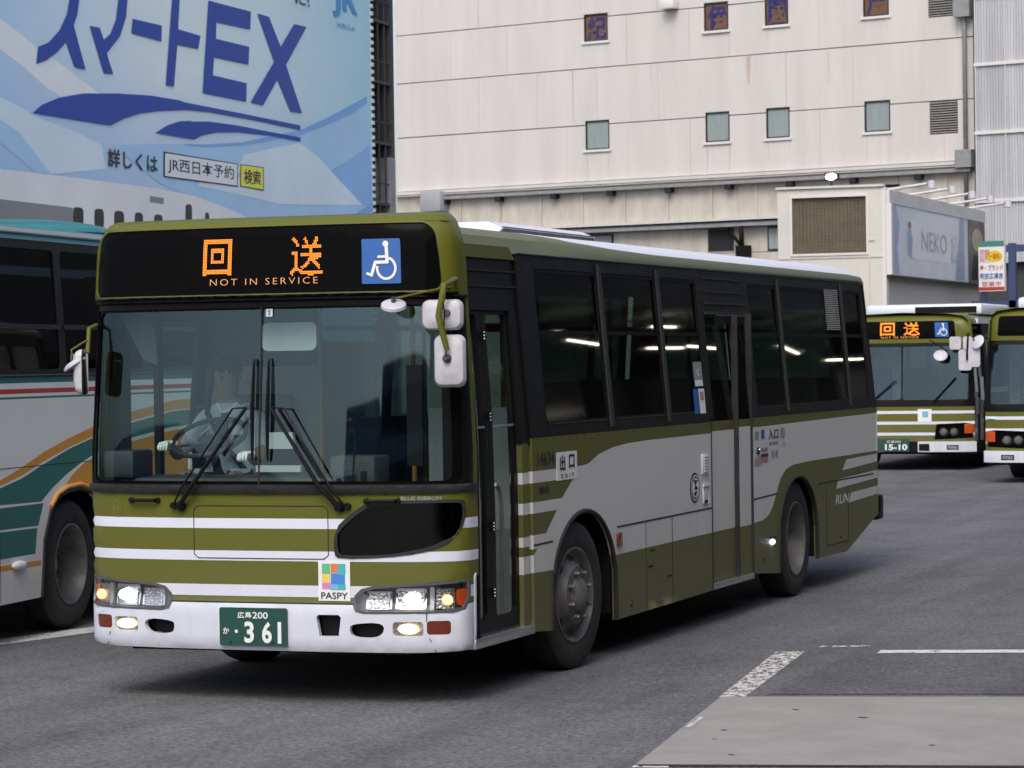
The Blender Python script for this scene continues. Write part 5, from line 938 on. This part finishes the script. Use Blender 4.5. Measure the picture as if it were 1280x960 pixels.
MB().tube([(.42, .35, 1.30), (.44, .35, 1.55), (.42, .33, 1.66)], .006, 'black').sphere((.42, .33, 1.67), .022, 'black').build('microphone', bus)
o = MB(); P_ = rrect(-.18, .18, -.085, .085, .04, 5); o.prism(P_, 0, .02, 'interior_pale'); o = o.build('inside_mirror', bus); o.location = (.09, .18, 2.18)
MB().box(.82, .92, .25, .28, 1.40, 2.0, 'black').box(-.2, .1, .30, .33, 1.36, 1.40, 'interior_pale').box(-.12, .04, .32, .36, 1.50, 1.60, 'interior_pale').build('driver_console', bus)
MB().prism([(-1.10, 2.34), (-.86, 2.34), (-.84, 2.02), (-.93, 2.05), (-1.02, 2.20)], .26, .27, 'interior_dark').build('sun_visor', bus)
# ================================================================ driver
def skinned(name, chains, parent, m_, sub=1):
    """chains: lists of (point, radius); the first point of later chains is the index of a joint already laid"""
    vs = []; es = []; rs = []
    for ch in chains:
        prev = None
        for it_ in ch:
            if isinstance(it_, int): prev = it_; continue
            vs.append(it_[0]); rs.append(it_[1] if isinstance(it_[1], tuple) else (it_[1], it_[1]))
            if prev is not None: es.append((prev, len(vs)-1))
            prev = len(vs)-1
    me = bpy.data.meshes.new(name); me.from_pydata(vs, es, []); o = bpy.data.objects.new(name, me); C.objects.link(o)
    sk = o.modifiers.new('skin', 'SKIN'); sk.use_smooth_shade = True
    for i, r in enumerate(rs): me.skin_vertices[0].data[i].radius = r
    me.skin_vertices[0].data[0].use_root = True
    o.modifiers.new('sub', 'SUBSURF').levels = sub; bpy.context.view_layer.update()
    m2_ = bpy.data.meshes.new_from_object(o.evaluated_get(bpy.context.evaluated_depsgraph_get())); bpy.data.objects.remove(o)
    m2_.materials.clear(); m2_.materials.append(M[m_]); m2_.polygons.foreach_set('use_smooth', [True]*len(m2_.polygons)); m2_.polygons.foreach_set('material_index', [0]*len(m2_.polygons))
    return obj(name, m2_, parent)
dr = empty('person', (-.72, 1.14, 1.27)); tag(dr, 'driver in a pale blue short-sleeved shirt leaning over the steering wheel of the near bus', 'person')
bodyc = [[((0, 0, 0), (.17, .12)), ((0, -.02, .14), (.155, .11)), ((.0, -.06, .32), (.18, .12)), ((0, -.09, .45), (.15, .09)), ((0, -.12, .53), (.055, .055)), ((0, -.15, .60), (.075, .085)), ((0, -.155, .68), (.085, .10)), ((0, -.15, .76), (.06, .07))],
         [3, ((-.18, -.09, .42), .062), ((-.27, -.20, .24), .050), ((-.26, -.36, .17), .042), ((-.245, -.47, .235), .028)],
         [3, ((.18, -.09, .42), .062), ((.25, -.20, .22), .050), ((.30, -.38, .14), .040), ((.33, -.52, .17), .028)],
         [0, ((-.12, -.10, -.01), .095), ((-.17, -.48, .04), .068), ((-.17, -.50, -.40), .045)], [0, ((.12, -.10, -.01), .095), ((.17, -.48, .02), .068), ((.17, -.52, -.40), .045)]]
bo = skinned('body', bodyc, dr, 'skin', 2)
for nm_ in ('shirt', 'trousers', 'cap_cloth'): bo.data.materials.append(M[nm_])
for p in bo.data.polygons:
    c_ = p.center
    if c_.z < .06 and c_.y > -.7 and not (abs(c_.x) > .2 and c_.y < -.3 and c_.z > .1): p.material_index = 2
    elif c_.z < .50 and math.hypot(abs(c_.x), c_.y+.09) < .33 and not (c_.z < .2 and abs(c_.x) > .25): p.material_index = 1
hr = MB().sphere((0, -.135, .73), .105, 'hair', (.88, 1.05, .80), 18).build('hair', dr)
MB().sphere((0, -.255, .665), .016, 'skin', (.8, 1, 1.3), 10).sphere((-.09, -.15, .675), .02, 'skin', (.4, .8, 1.3), 10).sphere((.09, -.15, .675), .02, 'skin', (.4, .8, 1.3), 10).build('nose_and_ears', dr)
MB().sphere((-.033, -.238, .70), .010, 'print_white', n=8).sphere((.033, -.238, .70), .010, 'print_white', n=8).sphere((-.033, -.246, .70), .005, 'hair', n=8).sphere((.033, -.246, .70), .005, 'hair', n=8).build('eyes', dr)
MB().sphere((0, -.238, .632), .022, 'tan', (1, .3, .3), 10).build('mouth', dr)
MB().tube([(-.07, -.155, .50), (-.03, -.19, .455), (0, -.195, .44), (.03, -.19, .455), (.07, -.155, .50)], .012, 'print_white').tube([(-.17, -.20, .30), (-.03, -.215, .40)], .006, 'shirt').box(.05, .13, -.205, -.19, .30, .38, 'shirt').build('collar_and_pocket', dr)
MB().box(-.24, -.13, -.16, -.06, .47, .485, 'cap_cloth').box(.13, .24, -.16, -.06, .47, .485, 'cap_cloth').build('shoulder_tabs', dr)
MB().tube([(-.20, .06, .75), (-.13, -.19, .44), (.0, -.225, .25), (.16, -.20, .05)], .018, 'black').build('seat_belt', dr)
MB().prism([(-.018, .44), (.018, .44), (.03, .20), (0, .16), (-.03, .20)], -.215, -.200, 'print_dark').build('tie', dr)
def hand(x, y, z, sg, name):
    ch = [[((x, y, z), (.034, .022)), ((x+sg*.01, y-.05, z+.012), (.040, .020)), ((x+sg*.012, y-.085, z+.015), (.038, .018))]]
    for k, (L, dx) in enumerate(((.052, -.028), (.062, -.010), (.058, .009), (.045, .027))):
        ch.append([2, ((x+dx, y-.10, z+.012), .009), ((x+dx, y-.10-L*.45, z-.012), .0085), ((x+dx*.95, y-.095-L*.35, z-.035), .008)])
    ch.append([0, ((x-sg*.038, y-.02, z+.002), .011), ((x-sg*.05, y-.055, z-.018), .009)])
    return skinned(name, ch, dr, 'glove', 1)
hand(-.245, -.47, .245, -1, 'gloved_hand'); hand(.33, -.52, .18, 1, 'gloved_hand')
# ================================================================ touring coach on the left
th = math.radians(6); co = empty('touring_coach', (-3.45, 3.8, 0), th); tag(co, 'white touring coach with teal and orange sweeping stripes at the left edge', 'coach')
CL = lambda z: .0 if z < 1.85 else .06*(z-1.85)/1.0
def CM(y, z): return (-CL(z), y, z)
def CO(u, z): return (-2.49+CL(z), -u, z)
ca = [(-.56, .30), (-.53, .50), (-.50, .72)]+[(-.50+.12, .93), (-.25, 1.02), (-.05, 1.065), (.20, 1.075), (.42, 1.03), (.56, .95), (.66, .80), (.70, .60), (.72, .30)]
lo = [(-3.3, .30)]+ca+[(6.2, .34), (6.2, 1.955), (-3.3, 1.955)]
def sweep(p): return p
R_ = [([(-3.3, 1.90), (6.2, 1.90), (6.2, 1.96), (-3.3, 1.96)], 1), ([(-3.3, 1.825), (6.2, 1.815), (6.2, 1.85), (-3.3, 1.86)], 3), ([(-3.3, 1.785), (6.2, 1.78), (6.2, 1.795), (-3.3, 1.80)], 1),
      ([(-3.3, .97), (-1.54, 1.14), (-1.26, 1.20), (-.88, 1.28), (-.48, 1.38), (0, 1.47), (.54, 1.555), (1.2, 1.64), (2.2, 1.72), (6.2, 1.775), (6.2, 1.69), (2.2, 1.64), (1.2, 1.565), (.54, 1.48), (0, 1.40), (-.48, 1.31), (-.88, 1.22), (-1.26, 1.16), (-3.3, .94)], 2),
      ([(-3.3, .925), (-1.54, 1.10), (-1.26, 1.145), (-.88, 1.20), (-.48, 1.29), (-.02, 1.385), (.54, 1.47), (1.2, 1.55), (2.2, 1.63), (6.2, 1.68), (6.2, 1.50), (2.2, 1.50), (1.2, 1.43), (.54, 1.34), (.25, 1.28), (-.08, 1.19), (-.34, 1.10), (-.54, 1.01), (-1.27, 1.022), (-3.3, 1.03)], 1),
      ([(-.13, 1.08), (.03, 1.18), (.24, 1.255), (.54, 1.32), (1.2, 1.40), (2.2, 1.47), (6.2, 1.48), (6.2, 1.02), (.60, 1.02), (.3, 1.10)], 2),
      ([(-3.3, 1.005), (-.50, .998), (-.60, .835), (-3.3, .86)], 1), ([(-3.3, .845), (-.62, .82), (-.66, .63), (-3.3, .63)], 1), ([(-3.3, .60), (-.56, .575), (-.56, .535), (-3.3, .555)], 2)]
patch('side_panel', lo, [], R_, .3, CM, ['coach_white', 'coach_teal', 'coach_orange', 'coach_red'], co, thick=.03, back='interior_dark')
wy = [(-3.1, -1.55), (-1.4, -.12), (.0, 1.55), (1.7, 3.3), (3.45, 5.95)]
patch('window_surround', [(-3.3, 1.958), (6.2, 1.958), (6.2, 2.975), (-3.3, 2.975)], [rrect(a, b, 2.0, 2.90, .05, 3) for a, b in wy], [], .5, CM, ['black'], co, thick=.03, smooth=False)
for a, b in wy:
    p_ = patch('pane', rrect(a, b, 2.0, 2.90, .05, 3), [], [], .6, CM, ['dark_glass'], co, thick=0, off=-.01, smooth=False)
    MB().box(-.03, -.002, a, b, 2.30, 2.335, 'frame_grey').build('luggage_rail', p_)
MB().tube([(-.0, -3.3, 1.955), (.004, 6.2, 1.955)], .008, 'frame_grey').build('waist_rail', co)
cr = [(-.062, 2.965), (-.072, 2.995), (-.10, 3.035), (-.18, 3.075), (-.4, 3.10), (-1.25, 3.14)]; cr = cr+[(-2.49-x, z) for x, z in cr[:-1][::-1]]
mb = MB(); n = len(cr); mb.add([(x, -3.3, z) for x, z in cr]+[(x, 6.1, z) for x, z in cr], [(i, i+1, n+i+1, n+i) for i in range(n-1)]+[tuple(range(n)), tuple(range(n, 2*n))], 'coach_roof', True); mb.build('roof', co)
MB().box(-.085, -.055, -3.3, 6.1, 3.02, 3.05, 'coach_white').build('roof_line', co)
MB().sphere((-1.1, 1.45, 3.10), 1.0, 'coach_roof', (.85, .68, .13), 28).build('roof_ventilator', co)
MB().box(-2.46, -.5, -3.2, 6.1, .30, .36, 'matt_black').box(-2.46, -2.44, -3.2, 6.1, .36, 2.88, 'black').box(-2.46, -.05, 6.12, 6.2, .4, 2.9, 'black').box(-2.46, -.05, -3.3, -3.2, .4, 2.9, 'coach_white').box(-2.4, -.5, -3.2, 6.1, 1.2, 1.3, 'interior_dark').build('ends_and_underside', co)
MB().tube([(.002, y, z) for y, z in ca], .014, 'rubber', 8).build('wheel_arch_trim', co)
MB().tube([(.004, y+.0, z+.035) for y, z in ca[3:-3]], .018, 'coach_orange', 8).build('arch_stripe', co)
MB().add([(.0015, -3.3, 1.285), (.0015, 6.2, 1.262), (.0015, 6.2, 1.268), (.0015, -3.3, 1.291)], [(0, 1, 2, 3)], 'rubber').build('panel_seam', co)
for y in (-1.28, -4.4): MB().add([(.0015, y-.004, .32), (.0015, y+.004, .32), (.0015, y+.004, 1.28), (.0015, y-.004, 1.28)], [(0, 1, 2, 3)], 'rubber').build('panel_seam', co)
MB().sphere((.01, -.97, .565), .06, 'print_white', (.5, 2.0, .6)).build('side_lamp', co)
for sg in (-1, 1): MB().box(-.42, -.05, sg*.74, sg*.72, .3, 1.15, 'rubber').box(-.42, -.06, -.74, .74, 1.12, 1.15, 'rubber').box(-.44, -.42, -.74, .74, .3, 1.15, 'rubber').build('wheel_housing', co)
wheel(co, -.16, .10, 1, True, r=.50); wheel(co, -2.33, .10, -1, True, r=.50); wheel(co, -.16, 4.7, 1, False, r=.50); wheel(co, -2.33, 4.7, -1, False, r=.50)
# ================================================================ waiting buses at the right
wb = empty('city_bus', (-3.48, 32.9, -.0)); tag(wb, 'waiting green and white bus with lit orange sign just right of the near bus', 'bus', 'olive green and white city buses')
def BM(u, z):
    q = min(abs(u)/1.245, 1); Wd = 1.245 if z < 1.4 else 1.245-.05*(z-1.4)/1.2
    if z > 2.4: Wd -= .14*(1-math.sqrt(max(0, 1-((min(z, 2.68)-2.4)/.30)**2)))
    y = .14*(1-(1-q**3)**(1/3))+(.0 if z < 1.2 else .10*(min(z, 2.2)-1.2))+(.0 if z < 2.5 else .12*((z-2.5)/.18)**2)
    return (math.copysign(q*Wd, u), y, z)
stp = [(rect(-1.25, 1.25, a, b), 1) for a, b in ((.605, .655), (.795, .845), (.98, 1.03))]
lamp_r = [(.56, .53), (1.24, .56), (1.24, .80), (1.10, .82), (.60, .80)]
patch('front_panel', [(-1.244, .50), (1.244, .50), (1.244, 1.10), (-1.244, 1.10)], [lamp_r, mir(lamp_r)], stp, .2, BM, ['green', 'white'], wb, thick=.03)
patch('bumper', [(-1.244, .32), (1.244, .32), (1.244, .50), (-1.244, .50)], [], [(rect(-.30, .28, .30, .505), 1)], .2, BM, ['white', 'matt_black'], wb, thick=.06, off=.03)
for sg in (-1, 1):
    pl_ = lamp_r if sg > 0 else mir(lamp_r)
    hb = patch('headlight', pl_, [], [], .1, BM, ['gloss_black'], wb, thick=.005, off=-.03)
    for x in (.72, .90):
        c_ = BM(sg*x, .66); MB().lathe([(.0, .01), (.05, .0), (.066, -.03), (.07, -.045), (.076, -.04)], (c_[0], c_[1]-.02, c_[2]), (0, -1, 0), 'steel', 16).build('lamp', hb)
    patch('turn_lens', sorted_r if False else rect(*sorted((sg*1.08, sg*1.225)), .64, .80), [], [], .1, BM, ['orange_lens'], hb, thick=.02, off=.012)
    a, b = sorted((sg*.78, sg*.98)); patch('fog_recess', rect(a, b, .36, .44), [], [], .1, BM, ['black'], wb, thick=.006, off=.036); patch('fog_lamp', rect(a+.02, b-.02, .375, .425), [], [], .1, BM, ['reflector'], wb, thick=.004, off=.04)
patch('tow_recess', rect(.30, .48, .34, .46), [], [], .1, BM, ['black'], wb, thick=.006, off=.036)
patch('windscreen_frame', [(-1.244, 1.102), (1.244, 1.102), (1.244, 2.20), (-1.244, 2.20)], [rrect(-1.16, -.012, 1.22, 2.14, .05), rrect(.012, 1.16, 1.22, 2.14, .05)], [], .2, BM, ['black'], wb, thick=.03)
patch('windscreen_pane', rrect(-1.16, -.012, 1.22, 2.14, .05), [], [], .2, BM, ['windshield_glass'], wb, thick=0, off=-.01); patch('windscreen_pane', rrect(.012, 1.16, 1.22, 2.14, .05), [], [], .2, BM, ['windshield_glass'], wb, thick=0, off=-.01)
dn = rrect(-1.08, .96, 2.27, 2.58, .04)
patch('destination_box', [(-1.244, 2.202), (1.244, 2.202), (1.244, 2.68), (-1.244, 2.68)], [dn], [], .12, BM, ['green'], wb, thick=.03)
patch('destination_glass', dn, [], [], .2, BM, ['gloss_black'], wb, thick=.004, off=-.008)
mb = MB(); lip = [BM(s, 2.68) for s in np.linspace(-1.244, 1.244, 17)]; n = len(lip); mb.add([tuple(p) for p in lip]+[(p[0], .5, p[2]+.03) for p in lip], [(i, i+1, n+i+1, n+i) for i in range(n-1)], 'green', True); mb.build('cap_roof', wb)
dots('led_character', '回', (-.40, -.13, 2.33, 2.56), 16, 16, BM, 'led', wb, .006, .03, .85); dots('led_character', '送', (.03, .32, 2.33, 2.56), 16, 16, BM, 'led', wb, .006, .02, .85)
write('led_line', 'NOT IN SERVICE', (-.38, .30, 2.285, 2.32), BM, 'led_small', wb, .008, spacing=1.2)
ws_ = patch('wheelchair_sign', rect(.60, .84, 2.30, 2.55), [], [], .2, BM, ['print_blue'], wb, thick=.003, off=.003)
U0, U1, V0, V1 = .60, .84, 2.30, 2.55
flat('wheelchair_mark', [[(U0+(U1-U0)*(a-wcx0)/(wcx1-wcx0), V0+(V1-V0)*(b-wz0)/(wz1-wz0)) for a, b in poly] for poly in wp], BM, 'print_white', ws_, .007)
fs_ = patch('fare_card_sticker', rect(.28, .52, .84, 1.06), [], [], .2, BM, ['print_white'], wb, thick=.003, off=.006); flat('printed_square', [rect(.36, .46, .92, 1.02)], BM, 'st_sky', fs_, .009)
MB().box(-.42, .14, -.09, -.07, .33, .545, 'plate_green').build('number_plate', wb)
write('lettering', '15-10', (-.28, .11, .355, .46), lambda u, v: (u, -.095, v), 'plate_white', wb, .002, .03); write('lettering', '広島200', (-.25, .0, .48, .525), lambda u, v: (u, -.095, v), 'plate_white', wb, .002)
BS = lambda y, z: (1.245-.099*max(0, z-1.4)/1.2, y, z); BO = lambda u, z: (-1.245+.099*max(0, z-1.4)/1.2, -u, z)
arc2 = lambda c_: [(c_-.6, .30)]+[(c_+.6*math.cos(math.radians(a)), .50+.48*math.sin(math.radians(a))) for a in range(170, 5, -15)]+[(c_+.6, .30)]
ol = [(1.25, .31)]+arc2(2.25)+arc2(7.7)+[(10.5, .45), (10.5, 1.40), (1.25, 1.40)]
sr = [(rect(1.2, 10.6, a, b), 1) for a, b in ((.605, .655), (.795, .845), (.98, 1.03), (1.1, 1.3))]
patch('side_panel', ol, [], sr, .5, BS, ['green_side', 'white'], wb, thick=.03, back='interior_dark'); patch('side_panel', [(-10.5, .45)]+[(-y, z) for y, z in (arc2(2.25)+arc2(7.7))[::-1]]+[(-.14, .31), (-.14, 1.40), (-10.5, 1.40)], [], [([(-a, b) for a, b in p], k) for p, k in sr], .5, BO, ['green_side', 'white'], wb, thick=.03, back='interior_dark')
patch('window_surround', [(1.25, 1.402), (10.5, 1.402), (10.4, 2.52), (1.25, 2.52)], [rrect(a, a+1.3, 1.48, 2.35, .04, 3) for a in (1.5, 2.9, 4.3, 6.6, 8.0)], [], .6, BS, ['black'], wb, thick=.02, smooth=False)
for a in (1.5, 2.9, 4.3, 6.6, 8.0): patch('side_window', rrect(a, a+1.3, 1.48, 2.35, .04, 3), [], [], .6, BS, ['side_glass'], wb, thick=0, off=-.006, smooth=False)
patch('window_surround', [(-10.4, 1.402), (-.14, 1.402), (-.14, 2.52), (-10.4, 2.52)], [rrect(-a-1.6, -a, 1.3 if a < 1 else 1.48, 2.3, .04, 3) for a in (.4, 2.3, 4.2, 6.1, 8.0)], [], .6, BO, ['black'], wb, thick=.02, smooth=False)
for a in (.4, 2.3, 4.2, 6.1, 8.0): patch('side_window', rrect(-a-1.6, -a, 1.48, 2.3, .04, 3), [], [], .6, BO, ['side_glass'], wb, thick=0, off=-.006, smooth=False)
dl = patch('door', rect(.16, 1.22, .38, 2.35), [rrect(.22, .62, .5, 2.25, .03, 2), rrect(.74, 1.14, .5, 2.25, .03, 2)], [], .5, lambda y, z: (1.22-.099*max(0, z-1.4)/1.2, y, z), ['matt_black'], wb, thick=.03, smooth=False)
for a in (.22, .74): patch('pane', rect(a, a+.4, .5, 2.25), [], [], .6, lambda y, z: (1.21-.099*max(0, z-1.4)/1.2, y, z), ['door_glass'], dl, thick=0, smooth=False)
for k, (a, b, c, d) in enumerate(((.3, .55, 1.35, 1.75), (.3, .6, .95, 1.25), (.8, 1.1, 1.2, 1.6), (.35, .6, 1.8, 1.95))): flat('door_sticker', [rect(a, b, c, d)], lambda y, z: (1.225-.099*max(0, z-1.4)/1.2, y, z), 'steel_grey' if k % 2 else 'pale_metal', dl, .002)
mb = MB(); rp = [(1.146, 2.52), (1.13, 2.60), (1.05, 2.66), (.8, 2.70), (0, 2.73)]; rp = rp+[(-x, z) for x, z in rp[:-1][::-1]]; n = len(rp)
mb.add([(x, .15, z) for x, z in rp]+[(x, 10.4, z) for x, z in rp], [(i, i+1, n+i+1, n+i) for i in range(n-1)]+[tuple(range(n, 2*n))], 'green_side', True); mb.build('roof', wb)
MB().box(-1.05, 1.05, 1.9, 4.6, 2.70, 2.90, 'white', .06).build('air_conditioner', wb); MB().box(-.15, .95, 1.87, 1.92, 2.74, 2.85, 'matt_black').build('air_intake', wb)
MB().box(1.10, 1.17, .9, 10.3, 2.53, 2.62, 'white').build('roof_edge', wb)
MB().box(-1.2, 1.2, .1, 10.4, .28, .36, 'matt_black').box(-1.2, 1.2, 10.42, 10.5, .45, 2.6, 'green_side').box(-1.1, .5, .25, .6, .8, 1.22, 'dash').box(-1.1, -.3, 1.4, 1.45, .8, 2.3, 'interior_grey').box(-1.08, 1.08, .3, 10.3, 2.44, 2.48, 'interior_grey').build('underside_and_interior', wb)
q = MB(); q.lathe([(.22+.015*math.cos(a), .015*math.sin(a)) for a in np.linspace(0, 2*math.pi, 7)], (0, 0, 0), (0, 0, 1), 'dash', 24); q.box(-.22, .22, -.015, .015, -.01, .01, 'dash'); o = q.build('steering_wheel', wb); o.location = (-.7, .6, 1.42); o.rotation_euler = (.5, 0, 0)
for y in (1.3, 2.6, 3.5, 4.4, 5.3, 6.2, 8.5, 9.4):
    for x in (-.85, .85) if y > 2 else (-.7,): MB().box(x-.22, x+.22, y, y+.1, .9, 1.75, 'seat_blue', .03).build('seat', wb)
for k, (x, y, z, w_, h_) in enumerate(((.98, -.16, 2.19, .20, .22), (1.19, -.16, 2.19, .16, .22), (1.14, -.14, 1.90, .22, .36))):
    m_ = MB(); m_.prism(rrect(x-w_/2, x+w_/2, z-h_/2, z+h_/2, .04, 4), y, y+.04, 'mirror_white'); m_.build('mirror', wb)
MB().tube([(1.16, .1, 2.35), (1.20, -.15, 2.30), (1.18, -.17, 1.9)], .02, 'black').build('mirror_arm', wb); MB().tube([(.5, .02, 2.25), (.78, -.15, 2.10)], .01, 'black').build('mirror_arm', wb)
o = MB().lathe([(0, 0), (.09, .01), (.12, .03), (0, .04)], (0, 0, 0), (0, 0, 1), 'mirror_white', 20).build('round_mirror', wb); o.location = (.72, -.15, 2.0); o.rotation_euler = (math.radians(230), .2, 0)
o = MB().lathe([(0, 0), (.09, .01), (.12, .03), (0, .04)], (0, 0, 0), (0, 0, 1), 'mirror_white', 20).build('round_mirror', wb); o.location = (-1.32, -.14, 2.20); o.rotation_euler = (math.radians(230), -.7, 0)
m_ = MB(); m_.prism(rrect(-1.45, -1.27, 1.80, 2.12, .05, 4), -.12, -.07, 'mirror_white'); m_.build('mirror', wb); MB().tube([(-1.2, .1, 2.25), (-1.36, -.1, 2.22), (-1.36, -.1, 1.9)], .018, 'black').build('mirror_arm', wb)
MB().tube([(-.55, -.03, 1.17), (-.10, -.03, 1.55)], .012, 'black').build('wiper', wb); MB().tube([(.55, -.03, 1.17), (.95, -.02, 1.6)], .012, 'black').build('wiper', wb)
wheel(wb, 1.09, 2.25, 1, r=.48); wheel(wb, -1.09, 2.25, -1, r=.48); wheel(wb, 1.08, 7.7, 1, True, r=.48); wheel(wb, -1.08, 7.7, -1, True, r=.48)
wc2 = copy_tree(wb); wc2.location = (.10, 28.2, 0); wc2['label'] = 'waiting green and white bus cut off by the right edge of the photo'
cd.dof.use_dof = True
